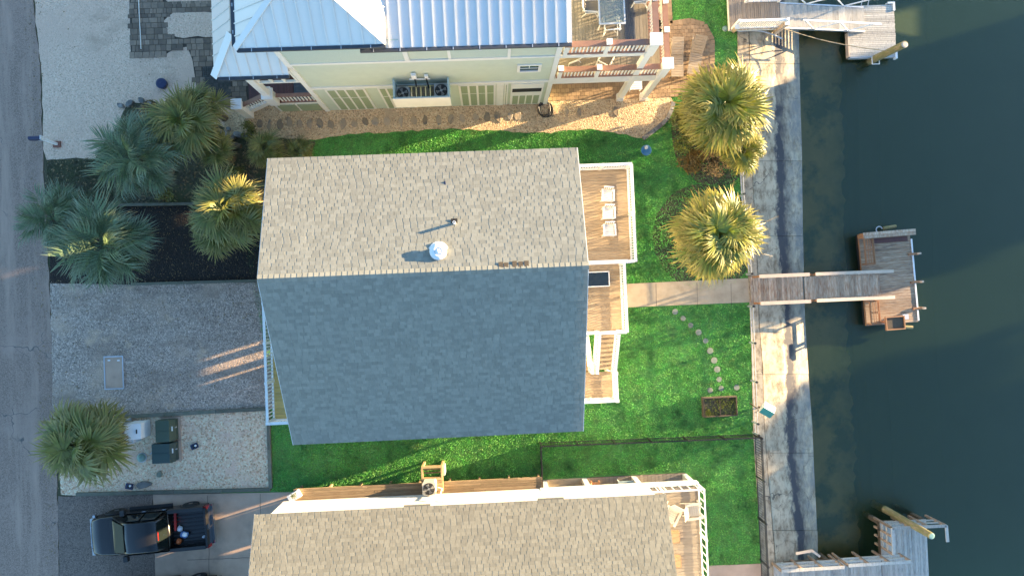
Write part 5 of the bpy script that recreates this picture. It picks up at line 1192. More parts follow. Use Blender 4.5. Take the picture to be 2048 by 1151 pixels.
def pickup(label, loc, rz, group):
    t = thing('pickup_truck', label, 'truck', (0,0,0), group)
    loft([(2.84,.74,.70,.52,.92,.10),(2.72,.92,.86,.48,1.02,.12),(2.3,.98,.93,.46,1.08,.12),(1.5,1.0,.96,.46,1.14,.12),(1.3,1.0,.96,.46,1.14,.12),(.2,1.0,.96,.44,1.16,.12),(-.98,1.0,.96,.44,1.16,.12)]).build('body', TRUCKB, t, smooth=True)
    b = MB().box(-2.70,-1.0,.44,-.981,-.86,1.20).box(-2.70,.86,.44,-.981,1.0,1.20).box(-2.70,-.86,.62,-.981,.86,.72).build('bed_side', TRUCKB, t)
    for k in range(9): piece('bed_rib', unit_box(TRUCKP,'bed_rib'), b, TRS((-1.84,-.76+k*.19,.721),(1.68,.07,.018)))
    MB().box(-2.70,-1.005,1.201,-.99,-.84,1.23).build('bed_rail_cap', TRUCKP, t); MB().box(-2.70,.84,1.201,-.99,1.005,1.23).build('bed_rail_cap', TRUCKP, t)
    g_ = MB().box(-2.80,-.95,.52,-2.71,.95,1.20).build('tailgate', TRUCKB, t); MB().box(-2.83,-.12,.95,-2.801,.12,1.02).build('handle', CHROME, g_)
    MB().box(-2.92,-.96,.42,-2.805,.96,.62).build('rear_bumper', CHROME, t)
    loft([(1.66,.93,.84,1.10,1.155,.03),(.80,.92,.76,1.15,1.79,.10),(.58,.92,.74,1.15,1.87,.10),(-.2,.92,.74,1.15,1.89,.10),(-.70,.92,.74,1.15,1.86,.10),(-.96,.92,.80,1.15,1.24,.04)]).build('cab', TRUCKB, t, smooth=True)
    MB().slab([(1.60,-.76,1.225),(1.60,.76,1.225),(.83,.64,1.815),(.83,-.64,1.815)],-.03).build('windshield', WSHIELD, t); MB().box(1.64,-.82,1.165,1.80,.82,1.195).build('cowl', TRUCKP, t)
    MB().slab([(-.95,-.72,1.28),(-.95,.72,1.28),(-.735,.62,1.84),(-.735,-.62,1.84)],-.02).build('rear_window', TRUCKG, t)
    for s in (-1,1):
        MB().slab([(1.20,s*.935,1.22),(.10,s*.935,1.22),(.10,s*.80,1.76),(.68,s*.80,1.76)],-.015 if s>0 else -.015).build('side_window', TRUCKG, t)
        MB().slab([(.02,s*.935,1.22),(-.78,s*.935,1.22),(-.64,s*.80,1.76),(.02,s*.80,1.76)],-.015).build('side_window', TRUCKG, t)
        d = MB().box(.06,s*1.003-.006,.52,1.18,s*1.003+.006,1.10).build('door', TRUCKB, t); MB().box(.12,s*1.02-.012,.98,.30,s*1.02+.012,1.02).build('handle', CHROME, d)
        d = MB().box(-.88,s*1.003-.006,.52,.03,s*1.003+.006,1.10).build('door', TRUCKB, t); MB().box(-.84,s*1.02-.012,.98,-.66,s*1.02+.012,1.02).build('handle', CHROME, d)
        MB().box(-.9,s*1.06-.07,.36,1.2,s*1.06+.07,.42).build('running_board', TRUCKP, t)
        MB().box(.98,s*1.10-.13,1.14,1.18,s*1.10+.13,1.36).build('side_mirror', TRUCKP, t)
        MB().box(2.70,s*.72-.16,.78,2.85,s*.72+.16,.94).build('headlight', AMBER, t)
        MB().box(-2.815,s*.93-.07,.72,-2.62,s*.93+.08,1.10).build('tail_light', REDL, t)
        for x in (1.85,-1.78):
            y = s*.92; prof = [(.20,-.12),(.36,-.12),(.385,-.08),(.385,.08),(.36,.12),(.20,.12)]
            w = MB().lathe((0,0,0),prof,24); w.v = [(x+vx, y+vz, .385+vy) for vx,vy,vz in w.v]; w = w.build('wheel', TYRE, t, smooth=False)
            r2 = MB().lathe((0,0,0),[(.20,-.10),(.21,.10),(.08,.125)],18); r2.v = [(x+vx, y+(vz if s>0 else -vz), .385+vy) for vx,vy,vz in r2.v]; r2.build('rim', RIM, w)
            a = np.linspace(.15,math.pi-.15,12); MB().tube([(x+.46*math.cos(k),s*.985,.42+.44*math.sin(k)) for k in a],.05,6).build('wheel_arch', TRUCKP, t)
    MB().box(2.80,-.95,.40,2.92,.95,.60).build('front_bumper', CHROME, t); MB().box(2.78,-.54,.66,2.87,.54,.93).build('grille', CHROME, t)
    MB().box(-.78,-.22,1.845,-.70,.22,1.875).build('roof_trim', TRUCKP, t)
    MB().box(-.80,-.20,1.80,-.755,.20,1.845).build('brake_light', REDL, t)
    return place(t, loc, rz, sc=.975)
TRC = Vector((-16.66,-10.28,0)); TRA = R(182.6)
pickup('black pickup truck with open bed, parked on the asphalt and concrete driveway', TRC, TRA, 'dark vehicles on the lower driveway')
pickup('second black pickup mostly cut off by the bottom edge of the picture', Vector((-16.4,-13.75,0)), TRA, 'dark vehicles on the lower driveway')
def in_bed(x, y, z): return TRC+Matrix.Rotation(TRA,3,'Z')@Vector((x,y,z))
tag(MB().bar(in_bed(-1.12,.10,.80),in_bed(-1.16,-.80,.80),.09,.09).build('red_bar', RED), 'red bar lying across the front of the truck bed', 'bar')
t = thing('cargo_bag', 'crumpled blue and white bag in the truck bed', 'bag', in_bed(-1.52,.32,.74)); c = in_bed(-1.52,.32,.74)
def blob(c, d, seed, n=10):
    r_ = random.Random(seed); prof = [(.35,0),(.5,.25),(.46,.6),(.3,.9),(.08,1.0)]; m_ = MB().lathe((0,0,0),prof,n)
    m_.v = [(c.x+v[0]*d[0]*r_.uniform(.8,1.15), c.y+v[1]*d[1]*r_.uniform(.8,1.15), c.z+v[2]*d[2]) for v in m_.v]; return m_
blob(c,(.40,.34,.20),3).build('bag', BLUE, t); blob(c+Vector((.05,.02,.12)),(.28,.24,.13),4).build('label_side', WHITE, t); blob(c+Vector((-.22,.28,-.02)),(.26,.3,.18),5).build('white_sack', GREYBOX, t)
c = in_bed(-1.24,.62,.735); tag(blob(c,(.27,.27,.24),6,14).build('ball', ORANGE), 'orange-red ball in the front corner of the truck bed', 'ball')
c = in_bed(-2.42,.52,.735); tag(blob(c,(.18,.14,.14),8).build('rag', GREYBOX), 'pale rag near the tailgate of the truck bed', 'rag')

# ================================================================== SMALL THINGS
def gp(u, v, z=0): return P(u, v, z)
# mailbox
b = gp(116,289); t = thing('mailbox', 'navy mailbox on a slanting white post at the road edge', 'mailbox', b)
MB().cbox((b.x-.02,b.y,0),(.34,.30,.10)).build('brick_foot', BRICKRED, t); hd = gp(84,277,1.05)
MB().bar((b.x,b.y,.05),(hd.x,hd.y,1.0),.11,.11).build('post', WHITE, t); MB().cbox((hd.x-.06,hd.y,1.0),(.25,.2,.05)).build('bracket', WHITE, t)
bx = MB(); L0, L1 = hd.x-.52, hd.x+.04
prof = [(-.10,1.05),(-.10,1.18)]+[(.10*math.cos(a),1.18+.10*math.sin(a)) for a in np.linspace(math.pi,0,9)][1:-1]+[(.10,1.18),(.10,1.05)]
n_ = len(prof); bx.add([(L0,hd.y+y,z) for y,z in prof]+[(L1,hd.y+y,z) for y,z in prof],[tuple(range(n_))[::-1],tuple(range(n_,2*n_))]+[(i,(i+1)%n_,n_+(i+1)%n_,n_+i) for i in range(n_)])
bx = bx.build('box', NAVY, t); MB().cbox((L1+.02,hd.y,1.05),(.03,.21,.24)).build('door', WHITE, bx)
# round lid, pit cover, driveway line
p = gp(326,169); t = thing('round_lid', 'dark blue round lid standing on the pale shell driveway', 'lid', p); MB().lathe((p.x,p.y,0),[(.24,0),(.265,.18),(.26,.2),(.20,.22)],24).build('rim', NAVY, t); MB().lathe((p.x,p.y,.2),[(.20,0),(.03,.03)],20).build('cover', NAVY, t)
a, c = gp(208,712), gp(249,777); t = thing('pit_cover', 'rectangular grey concrete cover set in the gravel driveway', 'cover', ((a.x+c.x)/2,(a.y+c.y)/2,0))
x0,x1,y0,y1 = a.x,c.x,c.y,a.y
MB().box(x0,y0,-.02,x1,y0+.06,.05).box(x0,y1-.06,-.02,x1,y1,.05).box(x0,y0+.06,-.02,x0+.05,y1-.06,.05).box(x1-.05,y0+.06,-.02,x1,y1-.06,.05).build('frame', GALV, t)
MB().box(x0+.05,y0+.06,-.02,x1-.05,y1-.06,.035).build('slab', CONC, t)
for u in (219,238): q = gp(u,720); MB().cbox((q.x,q.y,.036),(.12,.06,.02)).build('lift_handle', WHITE, t)
tag(MB().tube([gp(277,-10,.045),gp(279,40,.045),gp(281,72,.045),gp(282,98,.045)],.022,6).build('garden_hose', CREAM), 'straight thin white hose lying across the grey pavers', 'hose')
# utility cabinets
def cabinet(label, u0, v0, u1, v1, h, mat, grp):
    a, c = gp(u0,v0,h), gp(u1,v1,h); x0,x1,y0,y1 = a.x,c.x,c.y,a.y; t = thing('utility_cabinet', label, 'utility box', ((x0+x1)/2,(y0+y1)/2,0), grp)
    MB().box(x0-.08,y0-.08,-.02,x1+.12,y1+.08,.07).build('pad', CONC, t)
    MB().prism([(x0,y0),(x1,y0),(x1,y1),(x0,y1)],.07,h*.55).build('body', mat, t)
    lid = MB().add([(x0-.02,y0-.02,h*.55),(x1+.02,y0-.02,h*.55),(x1+.02,y1+.02,h*.55),(x0-.02,y1+.02,h*.55),(x0-.02,y0-.02,h),(x1-.12,y0-.02,h),(x1-.12,y1+.02,h),(x0-.02,y1+.02,h)],[(0,3,2,1),(4,5,6,7),(0,1,5,4),(1,2,6,5),(2,3,7,6),(3,0,4,7)]).build('lid', mat, t)
    MB().box(x0-.0,(y0+y1)/2-.012,h+.001,x1-.14,(y0+y1)/2+.012,h+.012).build('seam', mat, lid); MB().bar((x1-.06,(y0+y1)/2-.02,h*.82),(x1-.06,(y0+y1)/2+.2,h*.82),.10,.02).build('notice_plate', CREAM, t)
    MB().cbox((x1+.03,(y0+y1)/2+.12,h*.40),(.04,.05,.14)).build('padlock', GALV, t); return t
G = 'green utility cabinets on the shell bed'
cabinet('olive green utility cabinet, the upper of two on the shell bed', 311, 842, 344, 882, .75, GREENBOX, G); cabinet('dark green utility cabinet, the lower of two on the shell bed', 304, 889, 345, 924, .75, GREENBOX2, G)
t = thing('power_pedestal', 'white power pedestal with meter boxes beside the bushy palm', 'utility box', gp(255,868))
a, c = gp(248,848,1.1), gp(280,878,1.1)
bb = MB().add([(a.x,c.y,.08),(c.x,c.y,.08),(c.x,a.y,.08),(a.x,a.y,.08),(a.x+.03,c.y,1.15),(c.x,c.y,1.0),(c.x,a.y,1.0),(a.x+.03,a.y,1.15)],[(0,3,2,1),(4,5,6,7),(0,1,5,4),(1,2,6,5),(2,3,7,6),(3,0,4,7)]).build('cabinet', WHITE, t)
MB().cbox((a.x+.55,(a.y+c.y)/2,1.045),(.05,.2,.03)).build('latch', BLACKM, bb)
q = gp(240,862,.9); MB().cbox((q.x,q.y,.1),(.26,.85,.85)).build('meter_rack', GREYBOX, t)
for dy in (-.25,.0,.25): MB().lathe((q.x-.02,q.y+dy,.95),[(.08,0),(.08,.06),(.05,.09)],12).build('meter', GLASS, t)
q = gp(236,845,.9); MB().cbox((q.x,q.y,.08),(.42,.22,.82)).build('side_box', GREYBOX, t); q = gp(257,882,.8); MB().cbox((q.x,q.y,.08),(.46,.20,.72)).build('side_box', GREYBOX, t)
a, c = gp(236,852,1.1), gp(202,862,2.1); MB().tube([(a.x,a.y,.2),a,c],.028,8).tube([c,gp(212,872,1.9)],.022,8).build('conduit', CREAM, t)
for k, (u, v, lb) in enumerate(((390,891,'small black solar lamp on open shell right of the green cabinets'),(260,971,'small black solar lamp beside the flat rock'))):
    p = gp(u,v); t = thing('solar_lamp', lb, 'lamp', p, 'solar lamps on the shell bed'); MB().cbox((p.x,p.y,0),(.34,.26,.10),.4-k*.6).build('case', NAVY, t); MB().cbox((p.x+.02,p.y,.101),(.20,.16,.012),.4-k*.6).build('panel', TRUCKG, t); MB().lathe((p.x+.08,p.y+.04,.11),[(.05,0),(.05,.05),(.02,.07)],10).build('lens', WHITE, t)
for k, (u, v, d, lb) in enumerate(((288,968,(.85,.42,.16),'flat grey boulder at the lower edge of the shell bed'),(320,947,(.36,.34,.12),'small round pinkish stone on the shell bed'))):
    p = gp(u,v); o = piece('boulder', stone_mesh(70+k,11,'boulder',ROCK if k == 0 else STEPDISC), bpy.data.objects['shell_bed'], TRS((p.x,p.y,0),d,.15)); o.parent = None; o.location = p; tag(o, lb, 'rock', 'loose rocks on the shell bed')
p = gp(284,914); t = thing('splice_dome', 'pale green cable dome beside the dark green cabinet', 'utility box', p); MB().lathe((p.x,p.y,0),[(.20,0),(.19,.12),(.12,.22),(.03,.25)],16).build('dome', PALEGREEN, t, smooth=True); MB().lathe((p.x,p.y,-.01),[(.24,0),(.24,.04)],16).build('rim', GALV, t)
MB().tube([gp(300,908,.04),gp(308,900,.04)],.03,6).build('cable_stub', GALV, t)
# plastic chairs on the main deck
def plastic_chair(label, loc, rz):
    t = thing('plastic_chair', label, 'chair', (0,0,0), 'white plastic chairs on the deck'); m_ = MB()
    for k in range(6): piece('seat_slat', unit_box(PLASTICW,'seat_slat'), t, TRS((-.20+k*.08,0,.40),(.072,.44,.025)))
    for s in (-1,1):
        MB().bar((-.24,s*.25,0),(-.22,s*.24,.62),.06,.05).bar((.24,s*.25,0),(.22,s*.24,.62),.06,.05).build('leg', PLASTICW, t)
        MB().bar((-.27,s*.25,.63),(.27,s*.26,.64),.08,.03).build('armrest', PLASTICW, t)
    MB().bar((-.24,-.23,.41),(-.24,.23,.41),.04,.05).bar((.23,-.24,.40),(.23,.24,.40),.06,.05).build('seat_frame', PLASTICW, t)
    bk = MB().bar((-.33,-.22,.86),(-.33,.22,.86),.05,.06).build('backrest', PLASTICW, t)
    for k in range(5): y = -.18+k*.09; MB().bar((-.25,y,.42),(-.33,y,.86),.02,.06).build('back_slat', PLASTICW, bk)
    return place(t, loc, rz)
for k, (u, v, lb) in enumerate(((1215,391,'white plastic chair on the deck, nearest the shell path'),(1217,426,'white plastic chair on the deck, the middle one of three'),(1218,460,'white plastic chair on the deck, nearest the divider rail'))):
    q = P(u, v, 3.45); plastic_chair(lb, (q.x,q.y,3.0), R(-90-2.35+(k-1)*2))
q = P(1193,558,3.75); t = thing('glass_table', 'dark glass-topped table with white frame on the lower part of the deck', 'table', (q.x,q.y,3.0))
MB().box(q.x-.55,q.y-.30,3.70,q.x+.55,q.y+.30,3.72).build('tabletop', DARKGLASS, t); MB().bar((q.x-.58,q.y-.32,3.71),(q.x+.58,q.y-.32,3.71),.04,.05).bar((q.x-.58,q.y+.32,3.71),(q.x+.58,q.y+.32,3.71),.04,.05).bar((q.x+.57,q.y-.32,3.71),(q.x+.57,q.y+.32,3.71),.04,.05).bar((q.x-.57,q.y-.32,3.71),(q.x-.57,q.y+.32,3.71),.04,.05).build('frame', WHITE, t)
for sx in (-1,1):
    for sy in (-1,1): MB().bar((q.x+sx*.54,q.y+sy*.29,3.0),(q.x+sx*.54,q.y+sy*.29,3.69),.04,.04).build('leg', WHITE, t)
# air-conditioning units
def ac_unit(label, c, w, h, mat, grp='outdoor air-conditioning units'):
    t = thing('air_conditioner', label, 'air conditioner', (0,0,0), grp); w2 = w/2
    MB().prism([(-w2+.06,-w2),(w2-.06,-w2),(w2,-w2+.06),(w2,w2-.06),(w2-.06,w2),(-w2+.06,w2),(-w2,w2-.06),(-w2,-w2+.06)],0,h).build('case', mat, t)
    MB().lathe((0,0,h),[(w*.44,.0),(w*.44,.012)],28).build('fan_well', FANDARK, t)
    for k in range(4):
        a = k*math.pi/2+.4; MB().slab([(.05*math.cos(a-.3),.05*math.sin(a-.3),h+.03),(w*.38*math.cos(a-.42),w*.38*math.sin(a-.42),h+.02),(w*.38*math.cos(a+.28),w*.38*math.sin(a+.28),h+.045),(.05*math.cos(a+.4),.05*math.sin(a+.4),h+.03)],.008).build('fan_blade', FANBLADE, t)
    MB().lathe((0,0,h+.03),[(w*.09,0),(w*.08,.02)],14).build('hub', mat, t)
    g_ = MB()
    for r_ in (.16,.27,.38,.44): g_.tube([(w*r_*math.cos(a),w*r_*math.sin(a),h+.06) for a in np.linspace(0,2*math.pi,25)],.006,4)
    g_.build('grille', BLACKM, t); return place(t, c)
ac_unit('smaller grey fan unit at the left of the green wall balcony', (-3.55,9.2,3.54), .58, .62, ACGREY); ac_unit('larger grey fan unit at the right of the green wall balcony', (-1.86,9.24,3.54), .62, .70, ACGREY)
sx0, sx1, sy0, sy1, sz = -3.72, -2.72, -8.98, -7.82, 1.15
t = thing('equipment_stand', 'raised wooden stand with open frame against the white house wall', 'stand', ((sx0+sx1)/2,-8.4,0))
MB().bar((sx0,sy1,sz),(sx1,sy1,sz),.09,.16).bar((sx0,sy0,sz),(sx1,sy0,sz),.09,.16).bar((sx0+.03,sy0,sz),(sx0+.03,sy1,sz),.09,.15).bar((sx1-.03,sy0,sz),(sx1-.03,sy1,sz),.09,.15).bar((sx0,-8.34,sz),(sx1,-8.34,sz),.07,.14).build('frame', STANDW, t)
for k in range(5): piece('slat', unit_box(BOARDWALK,'slat'), t, TRS(((sx0+sx1)/2,-8.9+k*.13,sz+.08),(.92,.11,.03)))
for k in range(3): piece('brace', unit_box(BOARDWALK,'brace'), t, TRS(((sx0+sx1)/2,-8.22+k*.16,sz-.55),(.85,.06,.05)))
for x in (sx0+.04,sx1-.04):
    for y in (sy0+.04,sy1-.04): piece('leg', unit_box(STANDW,'leg'), t, TRS((x,y,0),(.10,.10,sz-.08)))
MB().box(sx1+.02,-8.3,.3,sx1+.10,-7.86,1.0).build('panel', SAGEB, t)
ac_unit('cream fan unit on the wooden stand beside the white wall', (-3.32,-8.66,sz+.112), .62, .62, ACCREAM)
tag(MB().tube([(-2.75,-8.75,2.6),(-2.75,-8.80,1.4),(-2.95,-8.75,1.35)],.03,6).tube([(-2.6,-9.05,2.8),(-2.75,-8.75,2.6)],.03,6).build('conduit', WHITE), 'white conduit running down the white wall behind the stand', 'conduit')
# white planter at the end of the boardwalk
p = gp(588,992,1.25); t = thing('white_planter', 'white planter box with yellow flowers at the end of the boardwalk', 'planter', (p.x,p.y,1.0)); MB().cbox((p.x,p.y,1.0),(.55,.35,.30),.5).build('box', WHITE, t)
m_ = MB()
for k in range(60): c = Vector((p.x+rr.uniform(-.15,.15),p.y+rr.uniform(-.12,.12)+.05,1.3+rr.uniform(0,.15))); d = Vector((rr.uniform(-.06,.06),rr.uniform(-.06,.06),.03)); m_.cur = rr.random(); m_.add([c,c+d,c+d+Vector((.03,.03,0)),c+Vector((.04,0,.02))],[(0,1,2,3)])
m_.build('flowers', LEAF_SHRUB, t)
# hose coil
p = gp(1090,219); t = thing('hose_coil', 'black garden hose coiled on the shell path by the green house corner', 'hose', p); m_ = MB()
q = [(p.x+(.34+.06*math.sin(k*.37))*math.cos(k*.26)+.04*math.sin(k*.05), p.y+(.36+.06*math.cos(k*.31))*math.sin(k*.26), .03+.0012*k) for k in range(105)]
m_.tube(q,.024,6).build('coil', HOSE, t); MB().tube([q[-1],(p.x,p.y+.5,.3),(p.x-.02,p.y+.62,.6)],.024,6).build('hose_end', HOSE, t)
# blue basin
p = gp(1293,300,.4); t = thing('blue_basin', 'blue round basin with a white lump, on the dark grass', 'basin', (p.x,p.y,0)); MB().lathe((p.x,p.y,0),[(.14,0),(.16,.12),(.24,.30),(.265,.36),(.24,.36),(.17,.26)],24).build('bowl', BLUEP, t, smooth=True); MB().lathe((p.x,p.y,.22),[(.19,0),(.02,.01)],20).build('inside', DARKGLASS, t); blob(Vector((p.x+.01,p.y+.14,.26)),(.2,.2,.24),9).build('white_lump', CREAM, t)
# raised planter on the lawn
a, c = gp(1406,795,.32), gp(1476,831,.32); t = thing('raised_planter', 'rotting wooden planter box with weeds on the sunny lawn', 'planter', ((a.x+c.x)/2,(a.y+c.y)/2,0)); x0,x1,y0,y1 = a.x,c.x,c.y,a.y
MB().box(x0,y0,-.02,x1,y0+.05,.32).box(x0,y1-.05,-.02,x1,y1,.32).box(x0,y0+.05,-.02,x0+.05,y1-.05,.32).box(x1-.05,y0+.05,-.02,x1,y1-.05,.32).box((x0+x1)/2-.02,y0+.05,-.02,(x0+x1)/2+.02,y1-.05,.27).build('box', OLDWOOD, t); MB().box(x0+.05,y0+.05,-.02,x1-.05,y1-.05,.20).build('soil', SOIL, t)
m_ = MB()
for k in range(420):
    u = rr.random(); c = Vector((x0+.1+(u**.6)*(x1-x0-.2), y0+.1+rr.random()*(y1-y0-.2), .2+rr.uniform(0,.10)))
    if rr.random() < .35: c = Vector((x0+.22+rr.gauss(0,.07), y0+.2+rr.gauss(0,.08), .25+rr.uniform(0,.1)))
    d = Vector((rr.uniform(-.06,.06),rr.uniform(-.06,.06),rr.uniform(0,.06))); m_.cur = rr.random(); m_.add([c,c+d,c+d*1.2+Vector((.03,.03,0)),c+Vector((.04,.01,0))],[(0,1,2,3)],[.1,.6,.6,.1])
m_.build('weeds', LEAF_SHRUB, t)
# teal-lidded box on a post
c = P(1535,819,1.5); b = Vector((P(1509,816,.0).x+.25, c.y-.1, 0)); t = thing('post_box', 'small box with teal pitched lid on a post at the seawall', 'box', b)
MB().bar(b,(c.x,c.y,1.25),.09,.09).build('post', TRUNK, t)
M = Matrix.Translation((c.x,c.y,0)) @ Matrix.Rotation(R(-32),4,'Z')
def TR(m_): m_.v = [tuple(M @ Vector(v)) for v in m_.v]; return m_
TR(MB().box(-.24,-.22,1.22,.24,.22,1.52)).build('body', CREAM, t)
TR(MB().slab([(-.30,-.30,1.50),(.30,-.30,1.50),(.30,0,1.70),(-.30,0,1.70)],.02)).build('lid', TEAL, t); TR(MB().slab([(-.30,.30,1.50),(.30,.30,1.50),(.30,.003,1.70),(-.30,.003,1.70)],.02)).build('lid', TEALW, t, label='pale half of the lid')
MB().tube([gp(1500,806,.1),(c.x-.3,c.y,1.0)],.03,6).tube([gp(1512,824,.05),(c.x-.2,c.y-.1,.9)],.025,6).build('brace', OLDWOOD, t)
# green lid in the lawn by the pier
p = gp(1450,58); t = thing('irrigation_valve', 'pale green round valve lid in the grass beside the tan pier', 'lid', p); MB().lathe((p.x,p.y,-.01),[(.12,0),(.12,.07),(.09,.08)],18).build('lid', PALEGREEN, t); MB().lathe((p.x,p.y,-.01),[(.14,0),(.14,.05)],18).build('rim', GALV, t)
# loungers
def lounger(label, px0, px1, rz, back):
    t = thing('lounger', label, 'lounger', (0,0,0), 'wooden loungers on the patio'); L, w = 1.95, .62
    MB().box(-L/2,-w/2,.28,L/2,-w/2+.06,.36).box(-L/2,w/2-.06,.28,L/2,w/2,.36).build('frame', TEAK, t)
    for k in range(9): piece('seat_slat', unit_box(TEAK,'seat_slat'), t, TRS((-L/2+.06+k*.122,0,.362),(.105,w-.01,.022)))
    bk = MB(); a = R(back); z0 = .39; ln = .86; x0 = L/2-.86
    bk.bar((x0,-w/2+.05,z0),(x0+ln*math.cos(a),-w/2+.05,z0+ln*math.sin(a)),.05,.04).bar((x0,w/2-.05,z0),(x0+ln*math.cos(a),w/2-.05,z0+ln*math.sin(a)),.05,.04); bk = bk.build('backrest', TEAK, t)
    for k in range(7):
        s = .06+k*.122; c = Vector((x0+s*math.cos(a),0,z0+.025+s*math.sin(a))); d = Vector((math.cos(a),0,math.sin(a)))*.052
        MB().bar(c-d,c+d,w-.02,.022).build('back_slat', TEAK, bk)
    for x in (-L/2+.08, L/2-.1):
        for s in (-1,1): piece('leg', unit_box(TEAK,'leg'), t, TRS((x,s*(w/2-.04),0),(.07,.07,.29)))
    c = P((px0[0]+px1[0])/2,(px0[1]+px1[1])/2,.36); return place(t, (c.x,c.y,.034), rz)
lounger('wooden lounger beside the deck corner column', (1356,76), (1352,155), R(88), 14); lounger('wooden lounger with raised back, next to the lawn', (1398,73), (1386,150), R(78), 32)
# stool under the deck
p = P(1272,171,.45); t = thing('white_stool', 'low white slatted stool under the lower deck', 'stool', (p.x,p.y,.034)); 
for k in range(4): piece('slat', unit_box(WHITE,'slat'), t, TRS((p.x,p.y-.16+k*.105,.44),(.6,.085,.03)))
for sx in (-1,1):
    for sy in (-1,1): piece('leg', unit_box(WHITE,'leg'), t, TRS((p.x+sx*.26,p.y+sy*.15,.03),(.05,.05,.41)))
# patio set on the upper deck
UZ = 6.6
q = P(1223,10,UZ+.7); t = thing('patio_table', 'glass-topped patio table with pale metal frame on the upper deck', 'table', (q.x,q.y,UZ)); hw_, hh_ = .53, .78
MB().box(q.x-hw_+.03,q.y-hh_+.03,UZ+.705,q.x+hw_-.03,q.y+hh_-.03,UZ+.715).build('glass_top', GLASSTOP, t)
MB().box(q.x-hw_,q.y-hh_,UZ+.68,q.x+hw_,q.y-hh_+.06,UZ+.73).box(q.x-hw_,q.y+hh_-.06,UZ+.68,q.x+hw_,q.y+hh_,UZ+.73).box(q.x-hw_,q.y-hh_+.06,UZ+.68,q.x-hw_+.06,q.y+hh_-.06,UZ+.73).box(q.x+hw_-.06,q.y-hh_+.06,UZ+.68,q.x+hw_,q.y+hh_-.06,UZ+.73).build('frame', GREYBOX, t)
for sx in (-1,1):
    for sy in (-1,1): MB().tube([(q.x+sx*.45,q.y+sy*.7,UZ+.68),(q.x+sx*.36,q.y+sy*.5,UZ+.35),(q.x+sx*.47,q.y+sy*.72,UZ)],.022,6).build('leg', CREAM, t)
def sling_chair(label, loc, rz, grp='patio chairs on the green house decks'):
    t = thing('patio_chair', label, 'chair', (0,0,0), grp)
    for s in (-1,1):
        MB().tube([(.30,s*.29,0),(.28,s*.29,.60),(-.25,s*.29,.64),(-.38,s*.28,.62)],.022,6).build('armrest', CREAM, t); MB().tube([(.28,s*.26,.42),(-.22,s*.26,.36),(-.42,s*.26,.95)],.02,6).build('side_frame', CREAM, t); MB().tube([(-.20,s*.27,.36),(-.34,s*.29,0)],.02,6).build('leg', CREAM, t)
    MB().slab([(.27,-.25,.42),(.27,.25,.42),(-.22,.25,.37),(-.22,-.25,.37)],.015).build('seat', SLING, t); MB().slab([(-.22,-.25,.37),(-.22,.25,.37),(-.42,.25,.95),(-.42,-.25,.95)],.015).build('backrest', SLING, t)
    MB().tube([(-.42,-.26,.95),(-.43,0,.98),(-.42,.26,.95)],.022,6).build('top_rail', CREAM, t); MB().tube([(-.30,-.28,.15),(.29,.28,.15)],.014,5).tube([(-.30,.28,.15),(.29,-.28,.15)],.014,5).build('cross_brace', CREAM, t)
    return place(t, loc, rz)
for u, v, z, rz, lb in ((1183,12,UZ,0,'pale patio chair at the left side of the glass patio table'),(1222,48,UZ,90,'pale patio chair at the lower end of the glass patio table'),(1280,-8,UZ,180,'pale patio chair at the right of the glass table, cut by the frame')):
    q = P(u, v, z+.45); sling_chair(lb, (q.x,q.y,z), R(rz+rr.uniform(-8,8)))
for u, v, rz, lb in ((1145,112,200,'pale patio chair on the lower deck, close to the green wall'),(1212,118,60,'pale patio chair on the lower deck, seen between the two railings')):
    q = P(u, v, 4.2); sling_chair(lb, (q.x,q.y,3.75), R(rz))
# chairs and mats on the white house's deck and patio
def slat_chair(label, loc, rz):
    t = thing('slat_chair', label, 'chair', (0,0,0), 'pale wooden chairs on the white house deck')
    for k in range(6): piece('seat_slat', unit_box(CHAIRW,'seat_slat'), t, TRS((-.22+k*.095,0,.34+k*.012),(.085,.52,.02)))
    for k in range(6): y = -.24+k*.096; MB().bar((-.26,y,.34),(-.62,y,.98+.05*math.sin(math.pi*k/5)),.075,.02,(1,0,0)).build('back_slat', CHAIRW, t)
    for s in (-1,1):
        MB().bar((.36,s*.33,.56),(-.42,s*.33,.56),.11,.025).build('armrest', CHAIRW, t); MB().bar((.30,s*.31,0),(.30,s*.31,.55),.05,.08).bar((.3,s*.29,.36),(-.5,s*.29,.05),.03,.09).build('leg', CHAIRW, t)
    return place(t, loc, rz)
q = P(1388,1020,2.1); slat_chair('pale slatted armchair at the railing corner of the white house deck', (q.x,q.y,Lfloor), R(5))
q = P(1345,1030,2.1); slat_chair('pale folded chair by the white house gable', (q.x-.1,q.y,Lfloor), R(-120))
for u, v, lb in ((1350,1075,'square jute mat on the deck, nearer the armchair'),(1353,1124,'square jute mat on the deck, nearer the bottom edge')):
    q = P(u, v, Lfloor+.3); t = thing('woven_ottoman', lb.replace('jute mat','woven straw ottoman'), 'ottoman', (q.x,q.y,Lfloor), 'straw ottomans on the white house deck'); MB().cbox((q.x-.02,q.y,Lfloor+.0),(.52,.52,.30)).build('cushion', MATB, t); MB().cbox((q.x-.02,q.y,Lfloor+.301),(.44,.44,.02)).build('lid', MATB, t)
q = P(1257,971,.7); t = thing('blue_table', 'pale blue-green table on the patio under the white house deck', 'table', (q.x,q.y,.05)); MB().cbox((q.x,q.y-.1,.68),(1.0,.7,.04)).build('tabletop', SAGEB, t)
for sx in (-1,1):
    for sy in (-1,1): piece('leg', unit_box(CREAM,'leg'), t, TRS((q.x+sx*.44,q.y-.1+sy*.28,.05),(.05,.05,.63)))
q = P(1192,972,.4); t = thing('orange_chair', 'orange slatted chair on the patio under the white house', 'chair', (q.x,q.y,.03))
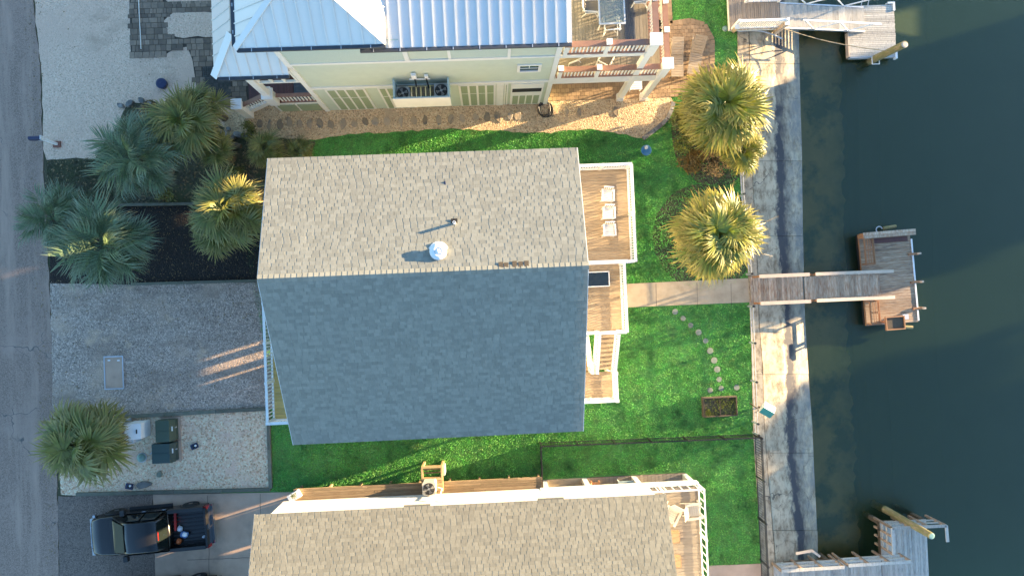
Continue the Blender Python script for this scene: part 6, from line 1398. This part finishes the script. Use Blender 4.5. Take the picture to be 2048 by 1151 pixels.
for k in range(5): MB().bar((q.x-.2,q.y-.2+k*.09,.36),(q.x+.2,q.y-.2+k*.09,.40),.07,.02).build('seat_slat', ORANGEW, t); MB().bar((q.x-.2,q.y-.2+k*.09,.38),(q.x-.4,q.y-.2+k*.09,.85),.07,.02,(1,0,0)).build('back_slat', ORANGEW, t)
MB().bar((q.x+.18,q.y-.22,.03),(q.x+.18,q.y-.22,.4),.05,.05).bar((q.x+.18,q.y+.2,.03),(q.x+.18,q.y+.2,.4),.05,.05).bar((q.x-.2,q.y-.22,.03),(q.x-.2,q.y-.22,.4),.05,.05).bar((q.x-.2,q.y+.2,.03),(q.x-.2,q.y+.2,.4),.05,.05).build('leg', ORANGEW, t)

# ================================================================== FAR BANK (out of the frame to the right; it shades the seawall)
def far_house(label, x, y0, y1, eave, ridge, mat):
    t = thing('far_house', label, 'house', (x,(y0+y1)/2,0), 'houses across the canal'); d = 5.0
    MB().box(x-d+.4,y0+.4,0,x+d-.4,y1-.4,eave).build('wall', mat, t)
    MB().add([(x-d,y0,eave-.1),(x+d,y0,eave-.1),(x,y0,ridge),(x-d,y1,eave-.1),(x+d,y1,eave-.1),(x,y1,ridge)],[(0,1,2),(3,5,4),(0,2,5,3),(1,4,5,2),(0,3,4,1)]).build('roof', SHINGLE2, t)
    for k in range(3): window(t, (x-d+.4, y0+(y1-y0)*(k+.8)/3.6, eave-1.5), 1.2, 1.2, 'x-')
def far_tree(label, x, y, h, r, seed):
    r_ = random.Random(seed); t = thing('shade_tree', label, 'tree', (x,y,0), 'trees across the canal'); m_ = MB()
    MB().tube([(x,y,0),(x+.2,y,h*.4),(x,y+.2,h*.7)],[.28,.2,.08],8).build('trunk', TRUNK, t)
    for k in range(2600):
        a = r_.uniform(0,6.28); e = math.asin(r_.uniform(-.7,1)); d = r*r_.uniform(.55,1.0)*(1+.25*math.sin(a*3+seed)*math.cos(e*4)); c = Vector((x+d*math.cos(a)*math.cos(e), y+d*math.sin(a)*math.cos(e), h-r+d*math.sin(e)*.95))
        u = Vector((r_.gauss(0,1),r_.gauss(0,1),r_.gauss(0,1))).normalized()*.22; w = u.orthogonal().normalized()*.10; m_.cur = r_.random(); m_.add([c-u,c+w,c+u,c-w],[(0,1,2,3)],[.1,.5,.9,.5])
    m_.build('crown', LEAF_GREEN, t)
far_house('gabled white house on the opposite bank, facing the middle dock', 75, 15.0, 25.2, 6.2, 8.6, WHITE)
far_house('gabled cream house on the opposite bank, facing the bottom dock', 75, -14, 6.4, 6.4, 8.7, CREAM)
far_house('gabled white house on the opposite bank, facing the top dock', 75, 29.3, 44, 6.0, 8.6, WHITE)
far_tree('round tree on the opposite bank beside the cream house', 72, 7.6, 8.1, 2.0, 1)
far_tree('round tree on the opposite bank just below the middle white house', 72, 14.4, 7.9, 1.3, 3)
